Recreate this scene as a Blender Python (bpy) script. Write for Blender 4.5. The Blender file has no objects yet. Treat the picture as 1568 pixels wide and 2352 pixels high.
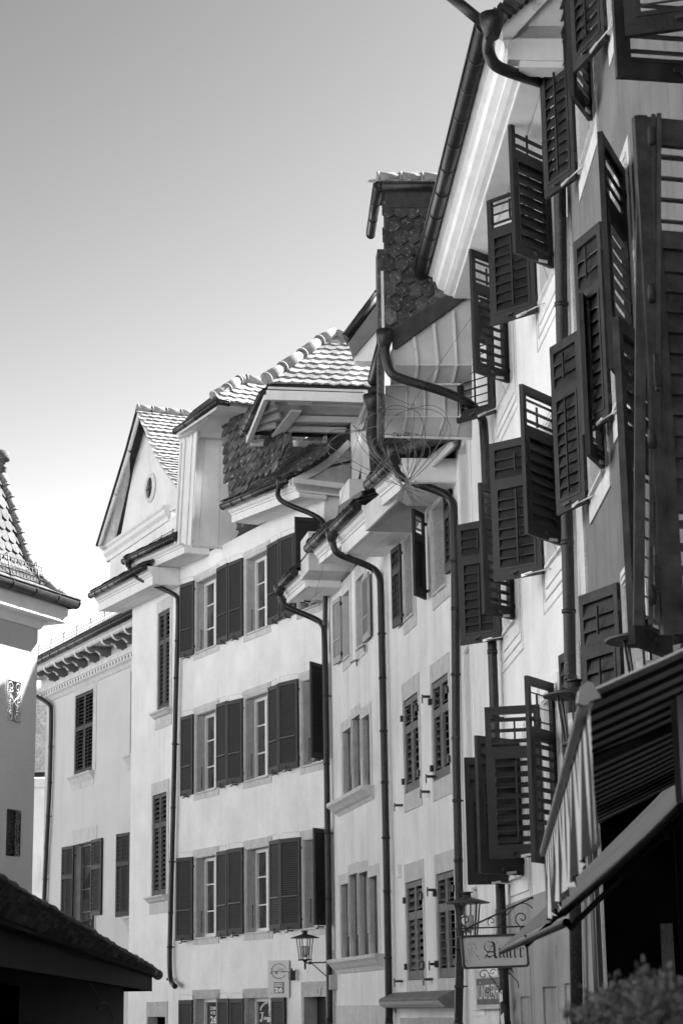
import bpy, math, random
from mathutils import Vector as V
random.seed(7)
scene = bpy.context.scene
COL = scene.collection
R = math.radians
# ---------------------------------------------------------------- camera
TH, PHI, FPX = R(14.14), R(0.9), 4500.0
CAM = V((0, 0, 1.8))
_R0 = V((1, 0, 0)); _U0 = V((0, -math.sin(TH), math.cos(TH))); FW = V((0, math.cos(TH), math.sin(TH)))
CR = _R0*math.cos(PHI) - _U0*math.sin(PHI); CU = _U0*math.cos(PHI) + _R0*math.sin(PHI)
UP = V((0, 0, 1))
def ray(p): return CR*(p[0]-784) + CU*(1176-p[1]) + FW*FPX
def proj(w):
    d = w-CAM; k = FPX/d.dot(FW)
    return (784+d.dot(CR)*k, 1176-d.dot(CU)*k)
def hit(p, o, n):
    r = ray(p); return CAM + r*((o-CAM).dot(n)/r.dot(n))
def atY(p, y): return hit(p, V((0, y, 0)), V((0, 1, 0)))
S = 1568/1890
def ZM(x0, y0, w, W=1568):
    k = w*S/W
    return lambda x, y: (x0*S+x*k, y0*S+y*k)
zA = ZM(1000, 0, 890); zB = ZM(1200, 700, 690); zC = ZM(1200, 1300, 690); zD = ZM(1200, 2000, 690)
zE = ZM(200, 850, 900); zF = ZM(850, 750, 550); zG = ZM(0, 1200, 600); zH = ZM(0, 2000, 600)
zI = ZM(450, 1350, 550); zJ = ZM(450, 2085, 550); zK = ZM(850, 1350, 500); zL = ZM(850, 2085, 550)
zM = ZM(1250, 2480, 250); zN = ZM(720, 2560, 240); zO = ZM(1270, 2600, 290); zP = ZM(0, 1250, 240, 706)
zQ = ZM(90, 1600, 310); zR = ZM(1480, 1700, 410, 1205); zT = ZM(1450, 2400, 440)
# ---------------------------------------------------------------- mesh builder
class MB:
    def __init__(s): s.v = []; s.f = []; s.sm = []
    def poly(s, pts, sm=False):
        n = len(s.v); s.v += [V(p) for p in pts]; s.f.append(list(range(n, n+len(pts)))); s.sm.append(sm); return s
    def hexa(s, c):            # 8 corners: 0-3 one face, 4-7 the opposite one
        n = len(s.v); s.v += [V(p) for p in c]
        for q in ((0,1,2,3),(7,6,5,4),(0,4,5,1),(1,5,6,2),(2,6,7,3),(3,7,4,0)):
            s.f.append([n+i for i in q]); s.sm.append(False)
        return s
    def slab(s, pts, off):     # closed prism of a polygon
        n = len(s.v); k = len(pts); s.v += [V(p) for p in pts] + [V(p)+off for p in pts]
        s.f.append(list(range(n, n+k))); s.f.append(list(range(n+2*k-1, n+k-1, -1)))
        for i in range(k): s.f.append([n+i, n+k+i, n+k+(i+1) % k, n+(i+1) % k])
        s.sm += [False]*(k+2); return s
    def strip(s, A, B, sm=False):
        for i in range(len(A)-1): s.poly([A[i], A[i+1], B[i+1], B[i]], sm)
        return s
    def beam(s, a, b, w, h, up=UP):   # box bar
        a = V(a); b = V(b); d = (b-a).normalized(); x = d.cross(up)
        if x.length < 1e-4: x = d.cross(V((1, 0, 0)))
        x.normalize(); y = x.cross(d)
        c = [p + x*i*w/2 + y*j*h/2 for p in (a, b) for i, j in ((-1,-1),(1,-1),(1,1),(-1,1))]
        return s.hexa(c)
    def tube(s, pts, r, n=10, cap=True):
        pts = [V(p) for p in pts]; rs = r if isinstance(r, (list, tuple)) else [r]*len(pts)
        base = len(s.v); x = None
        for i, p in enumerate(pts):
            d = (pts[min(i+1, len(pts)-1)]-pts[max(i-1, 0)]).normalized()
            if x is None:
                x = d.cross(UP)
                if x.length < 1e-3: x = d.cross(V((1, 0, 0)))
            x = (x - d*x.dot(d)).normalized(); y = d.cross(x)
            for k in range(n):
                t = 2*math.pi*k/n; s.v.append(p + (x*math.cos(t)+y*math.sin(t))*rs[i])
        for i in range(len(pts)-1):
            for k in range(n):
                a = base+i*n+k; b = base+i*n+(k+1) % n
                s.f.append([a, b, b+n, a+n]); s.sm.append(True)
        if cap:
            s.f.append([base+k for k in range(n)][::-1]); s.sm.append(False)
            s.f.append([base+(len(pts)-1)*n+k for k in range(n)]); s.sm.append(False)
        return s
    def lathe(s, c, prof, n=16, axis=UP):
        z = axis.normalized(); x = z.cross(V((0, 1, 0.01))).normalized(); y = z.cross(x); base = len(s.v)
        for r, h in prof:
            for k in range(n):
                t = 2*math.pi*k/n; s.v.append(V(c)+z*h+(x*math.cos(t)+y*math.sin(t))*r)
        for i in range(len(prof)-1):
            for k in range(n):
                a = base+i*n+k; b = base+i*n+(k+1) % n
                s.f.append([a, b, b+n, a+n]); s.sm.append(True)
        return s
def smooth(pts, it=2):
    for _ in range(it):
        o = [pts[0]]
        for i in range(len(pts)-1):
            o += [pts[i]*.75+pts[i+1]*.25, pts[i]*.25+pts[i+1]*.75]
        pts = o+[pts[-1]]
    return pts
WL = {}
def thing(name, label, cat, loc, group=None):
    o = bpy.data.objects.new(name, None); COL.objects.link(o); o.location = loc
    o['label'] = label; o['category'] = cat
    if group: o['group'] = group
    WL[o] = V(loc); return o
def obj(name, mb, mat, parent=None, label=None, loc=None):
    me = bpy.data.meshes.new(name)
    off = WL[parent] if parent is not None else (V(loc) if loc is not None else V((0, 0, 0)))
    me.from_pydata([tuple(p-off) for p in mb.v], [], mb.f); me.update()
    me.polygons.foreach_set('use_smooth', mb.sm)
    if mat: me.materials.append(mat)
    o = bpy.data.objects.new(name, me); COL.objects.link(o)
    if parent is not None: o.parent = parent
    else: o.location = off
    WL[o] = off
    if label: o['label'] = label
    return o
def solo(name, mb, mat, label, cat, loc, group=None):
    o = obj(name, mb, mat, None, label, loc); o['category'] = cat
    if group: o['group'] = group
    return o
def struct(name, mb, mat):
    o = obj(name, mb, mat); o['kind'] = 'structure'; return o
# ---------------------------------------------------------------- materials (all greys: the place is photographed in black and white)
def mat(name, c, rough=.8, amt=.15, scale=3, bump=0, bscale=60, streak=0, sscale=9, spots=0, spotc=.5, metal=0, spec=.5, grain=0, gscale=120, isl=0):
    m = bpy.data.materials.new(name); m.use_nodes = True; nt = m.node_tree; N = nt.nodes; L = nt.links
    b = N['Principled BSDF']; b.inputs['Roughness'].default_value = rough; b.inputs['Metallic'].default_value = metal
    b.inputs['Specular IOR Level'].default_value = spec
    tc = N.new('ShaderNodeTexCoord')
    def noise(sc, det=5, mp=None, rg=.55):
        n = N.new('ShaderNodeTexNoise'); n.inputs['Scale'].default_value = sc; n.inputs['Detail'].default_value = det
        n.inputs['Roughness'].default_value = rg
        if mp:
            k = N.new('ShaderNodeMapping'); k.inputs['Scale'].default_value = mp
            L.new(tc.outputs['Object'], k.inputs['Vector']); L.new(k.outputs['Vector'], n.inputs['Vector'])
        else: L.new(tc.outputs['Object'], n.inputs['Vector'])
        return n.outputs['Fac']
    def math_(op, a, b2):
        n = N.new('ShaderNodeMath'); n.operation = op
        for i, q in enumerate((a, b2)):
            if isinstance(q, (int, float)): n.inputs[i].default_value = q
            else: L.new(q, n.inputs[i])
        return n.outputs[0]
    def ramp(x, lo, hi, a, b2):
        n = N.new('ShaderNodeMapRange'); L.new(x, n.inputs[0])
        for i, q in enumerate((lo, hi, a, b2)): n.inputs[i+1].default_value = q
        return n.outputs[0]
    v = ramp(noise(scale), .3, .7, c*(1-amt), c*(1+amt))
    if grain: v = math_('MULTIPLY', v, ramp(noise(gscale, 2), .35, .65, 1-grain, 1+grain))
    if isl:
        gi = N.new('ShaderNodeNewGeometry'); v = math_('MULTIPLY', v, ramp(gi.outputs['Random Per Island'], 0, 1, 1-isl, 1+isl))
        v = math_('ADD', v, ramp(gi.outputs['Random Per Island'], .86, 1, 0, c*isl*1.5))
    if streak:
        v = math_('MULTIPLY', v, ramp(noise(1, 4, (sscale*.45, sscale*.45, .12), .6), .52, .8, 1, 1-streak))
        v = math_('MULTIPLY', v, ramp(noise(1, 3, (sscale*2.3, sscale*2.3, .5), .65), .6, .8, 1, 1-streak*.5))
        v = math_('MULTIPLY', v, ramp(noise(.55, 7, None, .7), .5, .75, 1, 1-streak*.8))
    if spots:
        f = ramp(noise(spots, 6, None, .7), .57, .66, 0, 1)
        mx = N.new('ShaderNodeMix'); mx.data_type = 'FLOAT'; L.new(f, mx.inputs[0]); L.new(v, mx.inputs[2]); mx.inputs[3].default_value = spotc
        v = mx.outputs[0]
    cc = N.new('ShaderNodeCombineColor')
    for i in range(3): L.new(v, cc.inputs[i])
    L.new(cc.outputs[0], b.inputs['Base Color'])
    if bump:
        bp = N.new('ShaderNodeBump'); bp.inputs['Strength'].default_value = bump; bp.inputs['Distance'].default_value = .02
        L.new(noise(bscale, 4), bp.inputs['Height']); L.new(bp.outputs[0], b.inputs['Normal'])
    return m
M = dict(
 plaster=mat('white_plaster', .82, .9, .1, .9, .4, 40, .14, 5, grain=.04, gscale=30),
 plaster_far=mat('pale_plaster', .62, .9, .05, .8, .3, 30, .07, 4),
 plaster3=mat('stained_white_plaster', .76, .9, .1, .9, .35, 40, .22, 6, grain=.04, gscale=30),
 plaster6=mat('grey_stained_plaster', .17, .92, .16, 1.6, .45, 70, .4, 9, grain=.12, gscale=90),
 plaster_left=mat('left_house_plaster', .47, .92, .06, 1.5, .5, 22, 0),
 opposite=mat('opposite_plaster', .78, .9, .05),
 plaster_dark=mat('dark_rough_plaster', .17, .92, .3, 3, .5, 50, .25, 6, grain=.15, gscale=60),
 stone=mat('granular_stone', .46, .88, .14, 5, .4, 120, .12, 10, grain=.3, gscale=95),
 stone_pale=mat('pale_stone', .58, .88, .1, 5, .3, 120, .22, 12, grain=.14, gscale=80),
 white=mat('white_painted_wood', .76, .55, .06, 4, .12, 60, .1, 9),
 cream=mat('old_cream_paint', .62, .6, .1, 3, .2, 40, .15, 8, spots=9, spotc=.4),
 panel=mat('painted_sheet_metal', .5, .5, .16, 1.6, .1, 30, .28, 6),
 pane=mat('window_glass', .06, .05, .8, 2.2, streak=.5, sscale=20),
 pane_lit=mat('leaded_glass', .07, .12, .2, 2),
 shut_mid=mat('grey_green_shutter_paint', .042, .62, .12, 4, .1, 80, .12, 14, spec=.25),
 shut_dark=mat('dark_shutter_paint', .019, .55, .25, 4, .1, 70, .2, 14, spec=.25),
 shut_near=mat('weathered_near_shutter_paint', .055, .7, .55, 6, .4, 30, .4, 26, spec=.2),
 shut_old=mat('weathered_dark_shutter_paint', .024, .6, .5, 5, .3, 40, .3, 18, spec=.25),
 shut_pale=mat('pale_grey_shutter_paint', .34, .65, .12, 4, .1, 70, .15, 14),
 shut_worn=mat('worn_grey_shutter_paint', .13, .65, .2, 5, .2, 60, .2, 14, spec=.25),
 copper=mat('dark_weathered_copper', .016, .4, .45, 5, .12, 20, .35, 12, spots=35, spotc=.07, spec=.35),
 zinc=mat('aged_zinc', .16, .5, .3, 5, .1, 20, .4, 14),
 iron=mat('black_iron', .025, .5, .2, 8),
 steel=mat('light_metal', .5, .35, .1, 8, metal=.3),
 shut_h1=mat('brown_grey_shutter_paint', .075, .65, .2, 5, .2, 60, .2, 14, spec=.25),
 shaded_base=mat('shaded_base_plaster', .33, .9, .12, 1, .35, 60, .45, 8, grain=.1, gscale=60),  # streaked plaster, greyed to carry the shade at street level
 tile=mat('clay_tile', .2, .85, .3, 7, .6, 40, 0, spots=26, spotc=.4, isl=.25),  # the clay's own grey, with pale spots and per-tile variation
 soffit_shaded=mat('shaded_soffit_board', .3, .75, .12, 3, .2, 40, .2, 9),  # shadow under the tower dormer put into the board colour
 tile_sunlit=mat('sunlit_scale_tile', .62, .8, .12, 5, .3, 30, 0, isl=.12),  # sunlight put into the colour; the hung tiles face away from the sun
 tile_mid=mat('grey_scale_tile', .085, .85, .25, 6, .6, 40, 0, spots=20, spotc=.26, isl=.25),
 tile_pale=mat('pale_lichen_tile', .26, .85, .3, 6, .6, 40, 0, spots=20, spotc=.42, isl=.3),
 ridge=mat('ridge_tile_clay', .25, .85, .25, 5, .6, 30, 0, spots=18, spotc=.42),
 slate=mat('mossy_dark_shingle', .05, .8, .7, 12, .5, 60, .3, 14, spots=22, spotc=.25, isl=.5),
 hexs=mat('dark_hex_slate', .05, .5, .6, 9, .5, 30, 0, spots=8, spotc=.4, isl=.6),  # sun glints painted in as pale lichen spots and random bright slates
 moss=mat('dark_mossy_tile', .04, .95, .6, 9, .8, 30, 0, isl=.4),
 darkwood=mat('dark_stained_wood', .035, .7, .4, 7, .3, 30, .3, 16),
 black=mat('dark_interior', .003, 1, .4, 3, spec=0),
 shedwall=mat('dark_shed_wall', .018, .9, .3, 2, .4, 30, .2, 6),
 street=mat('street_paving', .1, .85, .2, 2, .4, 12),
 signw=mat('sign_panel_white', .5, .45, .05, 6, 0, 60, .1, 20),
 signg=mat('sign_panel_grey', .4, .5, .04, 3),
 ink=mat('black_lettering', .012, .5, .1, 5),
 chalk=mat('white_lettering', .7, .5, .1, 5),
 ghost=mat('faded_print', .2, .6, .3, 25),
 fabric=mat('plain_awning_cloth', .13, .9, .2, 1.5, .2, 30, .15, 5),
 awnbar=mat('awning_aluminium', .3, .4, .06, 3),
 wire=mat('grey_wire', .13, .6, .3, 8),
 bracket=mat('grey_painted_bracket', .13, .7, .1, 4),
 leaf=mat('hedge_leaf', .13, .7, .5, 9),
 bark=mat('hedge_twig', .03, .9, .3, 9),
)
# ---------------------------------------------------------------- facades
class F:
    def __init__(s, o, deg, left=False):
        s.o = V((o[0], o[1], 0)); b = R(deg); s.u = V((math.sin(b), math.cos(b), 0))
        s.n = V((math.cos(b), -math.sin(b), 0)) if left else V((-math.cos(b), math.sin(b), 0)); s.holes = []
    def W(s, a, d, h): return s.o + s.u*a + s.n*d + UP*h
    def D(s, p, d=0): return hit(p, s.o+s.n*d, s.n)          # on the plane d in front of the wall
    def A(s, p, a): return hit(p, s.o+s.u*a, s.u)            # on the cross plane at a
    def H(s, p, h): return hit(p, V((0, 0, h)), UP)
    def loc(s, w): q = w-s.o; return (q.dot(s.u), q.dot(s.n), w.z)
    def ah(s, p, d=0): l = s.loc(s.D(p, d)); return l[0], l[2]
    def box(s, mb, a0, a1, d0, d1, h0, h1):
        return mb.hexa([s.W(a0,d0,h0), s.W(a1,d0,h0), s.W(a1,d1,h0), s.W(a0,d1,h0), s.W(a0,d0,h1), s.W(a1,d0,h1), s.W(a1,d1,h1), s.W(a0,d1,h1)])
    def rect(s, zf, l, r):     # l=(x,ytop,ybot) of the far jamb, r of the near jamb
        q = [s.ah(zf(l[0], l[1])), s.ah(zf(l[0], l[2])), s.ah(zf(r[0], r[1])), s.ah(zf(r[0], r[2]))]
        return ((q[2][0]+q[3][0])/2, (q[0][0]+q[1][0])/2, (q[1][1]+q[3][1])/2, (q[0][1]+q[2][1])/2)
    def ext(s, mb, prof, a0, a1, z0=0, z1=None):
        z1 = z0 if z1 is None else z1; n = len(mb.v); k = len(prof)
        mb.v += [s.W(a0, d, h+z0) for d, h in prof] + [s.W(a1, d, h+z1) for d, h in prof]
        mb.f += [list(range(n, n+k)), list(range(n+2*k-1, n+k-1, -1))]
        mb.f += [[n+i, n+k+i, n+k+(i+1) % k, n+(i+1) % k] for i in range(k)]; mb.sm += [False]*(k+2); return mb
    def wall(s, parent, m, a0, a1, h0, h1, depth=7, name='wall'):
        mb = MB(); As = {a0, a1}; Hs = {h0, h1}
        for q in s.holes:
            As |= {min(max(q[0], a0), a1), min(max(q[1], a0), a1)}; Hs |= {min(max(q[2], h0), h1), min(max(q[3], h0), h1)}
        As = sorted(As); Hs = sorted(Hs)
        for i in range(len(As)-1):
            for j in range(len(Hs)-1):
                ca = (As[i]+As[i+1])/2; ch = (Hs[j]+Hs[j+1])/2
                if any(q[0] < ca < q[1] and q[2] < ch < q[3] for q in s.holes): continue
                if As[i+1]-As[i] < 1e-5 or Hs[j+1]-Hs[j] < 1e-5: continue
                mb.poly([s.W(As[i],0,Hs[j]), s.W(As[i+1],0,Hs[j]), s.W(As[i+1],0,Hs[j+1]), s.W(As[i],0,Hs[j+1])])
        mb.poly([s.W(a0,0,h0), s.W(a0,0,h1), s.W(a0,-depth,h1), s.W(a0,-depth,h0)])
        mb.poly([s.W(a1,0,h0), s.W(a1,-depth,h0), s.W(a1,-depth,h1), s.W(a1,0,h1)])
        mb.poly([s.W(a0,-depth,h0), s.W(a0,-depth,h1), s.W(a1,-depth,h1), s.W(a1,-depth,h0)])
        mb.poly([s.W(a0,0,h1), s.W(a1,0,h1), s.W(a1,-depth,h1), s.W(a0,-depth,h1)])
        return obj(name, mb, m, parent)
def surround(f, mb, op, w, pr=.018, rev=.25, mould=False):
    a0, a1, h0, h1 = op; wl, wr, wt, wb = w     # far, near, top, bottom widths
    b = [(a0-wr, a0, h0-wb, h1+wt), (a1, a1+wl, h0-wb, h1+wt), (a0, a1, h1, h1+wt), (a0, a1, h0-wb, h0)]
    for q in b:
        if q[1]-q[0] > .004 and q[3]-q[2] > .004: f.box(mb, q[0], q[1], -rev-.02, pr, q[2], q[3])
    if mould:
        for k, (i, o) in enumerate(((.02, .045), (.085, .1))):
            e = pr+.018-.006*k
            f.box(mb, a0-o, a0-i, pr-.002, e, h0, h1+o); f.box(mb, a1+i, a1+o, pr-.002, e, h0, h1+o)
            f.box(mb, a0-i, a1+i, pr-.002, e, h1+i, h1+o)
    return mb
def window(f, house, op, w=(.14, .14, .16, .14), rev=.25, style='six', sm='stone', fm='white', pm='pane', sill=True, mould=True, hole=True):
    a0, a1, h0, h1 = op
    if hole: f.holes.append((a0-.002, a1+.002, h0-.002, h1+.002))
    win = obj('window', surround(f, MB(), op, w, rev=rev, mould=mould), M[sm], house)
    d = -rev; mb = MB(); fw = .075
    if style != 'none':
        for q in ((a0, a0+fw, h0, h1), (a1-fw, a1, h0, h1), (a0+fw, a1-fw, h1-fw, h1), (a0+fw, a1-fw, h0, h0+fw+.03)):
            f.box(mb, q[0], q[1], d, d+.07, q[2], q[3])
        am = (a0+a1)/2
        if style in ('six', 'bars', 'eight'):
            f.box(mb, am-.05, am+.05, d, d+.06, h0+fw+.03, h1-fw)
            n = {'six': 3, 'bars': 5, 'eight': 4}[style]
            for k in range(1, n):
                hh = h0+(h1-h0)*k/n
                for q in ((a0+fw, am-.05), (am+.05, a1-fw)): f.box(mb, q[0], q[1], d, d+.045, hh-.014, hh+.014)
        obj('frame', mb, M[fm], win)
    obj('pane', MB().poly([f.W(a0,d+.012,h0), f.W(a1,d+.012,h0), f.W(a1,d+.012,h1), f.W(a0,d+.012,h1)]), M[pm], win)
    if sill:
        mb = MB(); f.ext(mb, [(-rev, 0), (-rev, .03), (.05, .015), (.055, -.02), (0, -.03)], a0+.002, a1-.002, h0+.002)
        obj('sill', mb, M[sm], win)
    return win
# ---------------------------------------------------------------- shutters
def solve(f, hb, tb, L0, lo=0, hi=180, d0=.05, lr=(.8, 1.25)):
    a, h = f.ah(hb, d0); best = None
    for i in range(int(lo), int(hi)+1):
        t = R(i); dr = f.u*math.cos(t)+f.n*math.sin(t)
        for j in range(11):
            L = L0*(lr[0]+(lr[1]-lr[0])*j/10); q = proj(f.W(a, d0, h)+dr*L)
            e = (q[0]-tb[0])**2+(q[1]-tb[1])**2*.5+(L/L0-1)**2*60
            if best is None or e < best[0]: best = (e, i, L)
    return a, h, best[1], best[2]
def shutter(f, house, hb, tb, top, L0=.6, style='two', m='shut_dark', lo=0, hi=180, th='tip', rodside=1, d0=.05, tilt=None, mid=.3, stay=True, lr=(.8, 1.25), hand=True):
    a, h0, ang, L = solve(f, hb, tb, L0, lo, hi, d0, lr)
    t = R(ang); dr = f.u*math.cos(t)+f.n*math.sin(t); o = f.W(a, d0, h0)
    if isinstance(top, (int, float)): H = top
    elif th == 'tip': H = hit(top, o+dr*L, V((0, 1, 0))).z-h0
    else: H = f.ah(top, d0)[1]-h0
    mk_shutter(f, house, o, dr, L, H, style, m, rodside, tilt, mid, stay, hand)
    return a, h0, ang, L, H
def mk_shutter(f, house, o, dr, L, H, style='two', m='shut_dark', rodside=1, tilt=None, mid=.3, stay=True, hand=True, closed=False):
    nr = dr.cross(UP).normalized()
    if nr.dot(CAM-o) < 0: nr = -nr
    T = .021
    def P(x, y, z): return o+dr*x+nr*y+UP*z
    mb = MB()
    def bx(x0, x1, y0, y1, z0, z1):
        mb.hexa([P(x0,y0,z0), P(x1,y0,z0), P(x1,y1,z0), P(x0,y1,z0), P(x0,y0,z1), P(x1,y0,z1), P(x1,y1,z1), P(x0,y1,z1)])
    sw = .065 if style != 'fine' else .06
    bx(0, sw, -T, T, 0, H); bx(L-sw, L, -T, T, 0, H)
    bt = .13 if style == 'fine' else .11
    bx(sw, L-sw, -T+.001, T-.001, 0, bt); bx(sw, L-sw, -T+.001, T-.001, H-.09, H)
    if style == 'fine': secs = [(bt, H*.36-.02), (H*.36+.02, H-.09)]; pitch = .045; tl = 45; dep = .044
    elif style == 'one': secs = [(bt, H-.09)]; pitch = .075; tl = 55; dep = .06
    else: secs = [(bt, H*(1-mid)-.05), (H*(1-mid)+.05, H-.09)]; pitch = .108; tl = 56; dep = .085
    if style == 'big': sw = .11; secs = [(H*.055, H*.225), (H*.255, H*.735), (H*.77, H*.945)]; pitch = .1; tl = 20; dep = .06; bx(sw, L-sw, -T, T, H*.225, H*.255); bx(sw, L-sw, -T, T, H*.735, H*.77); bx(0, sw, -T, T, 0, H); bx(L-sw, L-.066, -T, T, 0, H); bx(sw, L-sw, -T+.002, T-.002, H*.945, H*.97)
    if tilt is not None:
        tls = list(tilt) if isinstance(tilt, (list, tuple)) else [tilt]*len(secs)
    else: tls = [tl]*len(secs)
    if len(secs) == 2 and style != 'big': bx(sw, L-sw, -T+.001, T-.001, secs[0][1], secs[1][0])
    for si, (z0, z1) in enumerate(secs):
        x0, x1 = sw, L-sw
        if style == 'two' and si == 0:            # the inner hinged flap frame
            w = .03; x0 += w; x1 -= w; zz0 = z0+w; zz1 = z1-w
            bx(x0-w, x0, -T-.006, T+.006, z0, z1); bx(x1, x1+w, -T-.006, T+.006, z0, z1)
            bx(x0, x1, -T-.006, T+.006, z0, zz0); bx(x0, x1, -T-.006, T+.006, zz1, z1); z0, z1 = zz0, zz1
        n = max(2, int((z1-z0)/pitch)); p = (z1-z0)/n
        for k in range(n):
            zc = z0+p*(k+.5); ext = rodside < 0 or closed; tt = R(tls[si]+random.uniform(-3, 3)); cy, sz = math.cos(tt)*dep/2, (p*.6 if tls[si] >= 50 or style == 'fine' else math.sin(tt)*dep/2); e = .005
            sgn = -1                                # outer edge of the slat hangs down towards the viewer
            c = []
            for x in (x0, x1):
                c += [P(x, sgn*cy-e*0, zc+sz-e), P(x, -sgn*cy, zc-sz-e), P(x, -sgn*cy, zc-sz+e), P(x, sgn*cy, zc+sz+e)]
            mb.hexa(c)
    sh = obj('shutter', mb, M[m], house)
    if style == 'two':
        rb = MB(); xr = L*.45
        for z0, z1 in secs:
            y = T+.028 if rodside > 0 else -T-.028
            q = MB
            c = [P(xr+i*.009, y+j*.009, z) for z in (z0+.05, z1-.06) for i, j in ((-1,-1),(1,-1),(1,1),(-1,1))]
            rb.hexa(c)
        obj('tilt_rod', rb, M[m], sh)
    hg = MB()
    for z in (H*.1, H*.88):
        q = P(0, 0, z); hg.beam(q-f.n*.07, q+f.n*.02, .03, .05); hg.beam(q-UP*.05, q+UP*.05, .028, .028)
    obj('hinge', hg, M['iron'], sh)
    if stay:
        st = MB(); p0 = P(L*.35, T+.01, .02); p1 = f.W(f.loc(o)[0]-(.35 if dr.dot(f.u) > 0 else -.35), .03, o.z-.02)
        st.tube([p0, p1], .007, 6); st.beam(P(L*.2, T+.008, .03), P(L*.42, T+.008, .012), .012, .03)
        obj('stay', st, M['steel'], sh)
    if hand and style == 'two':
        hb = MB(); hb.beam(P(L*.5, T+.01, .07), P(L*.62, T+.04, .05), .015, .02); hb.tube([P(L*.56, T+.01, .06), P(L*.56, T+.05, .03)], .012, 6)
        obj('latch', hb, M['iron'], sh)
    return sh
def closed_pair(f, house, op, m, style='two', d=-.03, tilt=None, mid=.3):
    """both leaves shut in the opening; a stone or plaster surround stays round them"""
    a0, a1, h0, h1 = op; am = (a0+a1)/2
    for s_, o_, in ((-1, a1), (1, a0)):
        mk_shutter(f, house, f.W(o_, d, h0+.01), f.u*(-1 if s_ < 0 else 1), (a1-a0)/2-.004, h1-h0-.02, style, m, 1, tilt, mid, False, False, True)
# ---------------------------------------------------------------- roofs, gutters, pipes
def gutter(house, pts, r=.075, name='gutter', m='copper', step=.55, lip=True):
    mb = MB(); mb.tube(pts, r, 14)
    for i in range(len(pts)-1):
        a, b = V(pts[i]), V(pts[i+1]); L = (b-a).length; d = (b-a)/L; n = max(1, int(L/step))
        for k in range(n+1):
            q = a+d*L*min(.999, max(.001, (k+.02)/n)); mb.tube([q-d*.012, q+d*.012], r+.008, 14)
        if lip:
            s_ = d.cross(UP).normalized()
            for sg in (-1, 1): mb.tube([a+s_*sg*r+UP*r*.55, b+s_*sg*r+UP*r*.55], .012, 6)
    return obj(name, mb, M[m], house)
def pipe(house, pts, r=.055, name='downpipe', m='copper', funnel=False, sm=2, clamps=True, f=None):
    q = [V(p) for p in pts]
    s_ = smooth(q, sm) if sm else q
    mb = MB(); rs = [r]*len(s_)
    mb.tube(s_, rs, 12)
    if funnel: mb.tube([q[0]+UP*.12, q[0]+UP*.02, q[0]-UP*.12], [r*1.9, r*1.8, r*1.05], 12)
    o = obj(name, mb, M[m], house)
    if clamps:
        for i in range(len(q)-1):
            a, b = q[i], q[i+1]
            if abs((b-a).normalized().z) > .9 and (b-a).length > 1.0:
                n = max(1, int((b-a).length/2.2))
                for k in range(n):
                    c = a+(b-a)*((k+.5)/n); d = (b-a).normalized()
                    cb = MB(); cb.tube([c-d*.02, c+d*.02], r+.012, 12)
                    if f: cb.beam(c, c-f.n*.12, .02, .02)
                    obj('pipe_clamp', cb, M['copper'], o)
                    cb = MB(); e = a+(b-a)*((k+.98)/n); cb.tube([e-d*.01, e+d*.04], r+.007, 12); obj('pipe_collar', cb, M['copper'], o)
    return o
def eave(f, house, pa, pb, dg=.9, r=.075, drop=.26, m='white', roof=True, moulds=True, name='cornice', back=0, slope=.32, rl=1.6, asnap=None, boards=3):
    """gutter over a moulded timber cornice with a boarded soffit; pa near end, pb far end"""
    A, B = f.loc(f.D(pa, dg)), f.loc(f.D(pb, dg)); a0, z0, a1, z1 = A[0], A[2], B[0], B[2]
    if asnap: a0 = asnap[0] if asnap[0] is not None else a0; a1 = asnap[1] if asnap[1] is not None else a1
    gutter(house, [f.W(a0, dg, z0), f.W(a1, dg, z1)], r)
    e = dg-r-.01
    pr = [(back, .05), (e, .03), (e, -.05), (e-.035, -.06), (e-.035, -.09), (e-.06, -.13), (e-.1, -.16), (e-.1, -.19), (e-.13, -.2), (e-.13, -drop), (e-.19, -drop), (e-.19, -drop+.03), (back, -drop+.03)]
    if not moulds: pr = [(back, .05), (e, .03), (e, -drop), (e-.03, -drop), (e-.03, -drop+.03), (back, -drop+.03)]
    mb = MB(); f.ext(mb, pr, a0, a1, z0, z1); co = obj(name, mb, M[m], house)
    mb = MB(); w = (e-(.21 if moulds else .05)-back)/boards
    for k in range(boards):
        d0 = back+k*w+.006; f.ext(mb, [(d0, -drop+.028), (d0+w-.012, -drop+.028), (d0+w-.012, -drop+.012), (d0, -drop+.012)], a0+.01, a1-.01, z0, z1)
    obj('soffit', mb, M[m], co)
    if roof:
        mb = MB(); f.ext(mb, [(dg+.02, .1), (dg+.02, .07), (dg-rl, .07+rl*slope), (dg-rl, .12+rl*slope)], a0, a1, z0, z1)
        n = int((a1-a0)/.2)
        for k in range(n):
            a = a0+(a1-a0)*(k+.5)/n; z = z0+(z1-z0)*(k+.5)/n; jt = random.uniform(-.02, .02)
            f.ext(mb, [(dg+.05+jt, .1), (dg+.05+jt, .125), (dg-.35, .16+.35*slope), (dg-.35, .13+.35*slope)], a-.09, a+.09, z)
        obj('roof_edge', mb, M['moss'], house)
    return a0, a1, z0, z1
class Pl:
    def __init__(s, p0, p1, p2):     # p0->p1 runs level, p2 is up the slope
        s.o = V(p0); s.U = (V(p1)-s.o).normalized(); w = V(p2)-s.o; s.Vv = (w-s.U*w.dot(s.U)).normalized(); s.n = s.U.cross(s.Vv)
        if s.n.dot(CAM-s.o) < 0: s.n = -s.n
    def hit(s, p): return hit(p, s.o, s.n)
    def uv(s, w): q = w-s.o; return q.dot(s.U), q.dot(s.Vv)
    def W(s, u, v, k=0): return s.o+s.U*u+s.Vv*v+s.n*k
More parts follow.
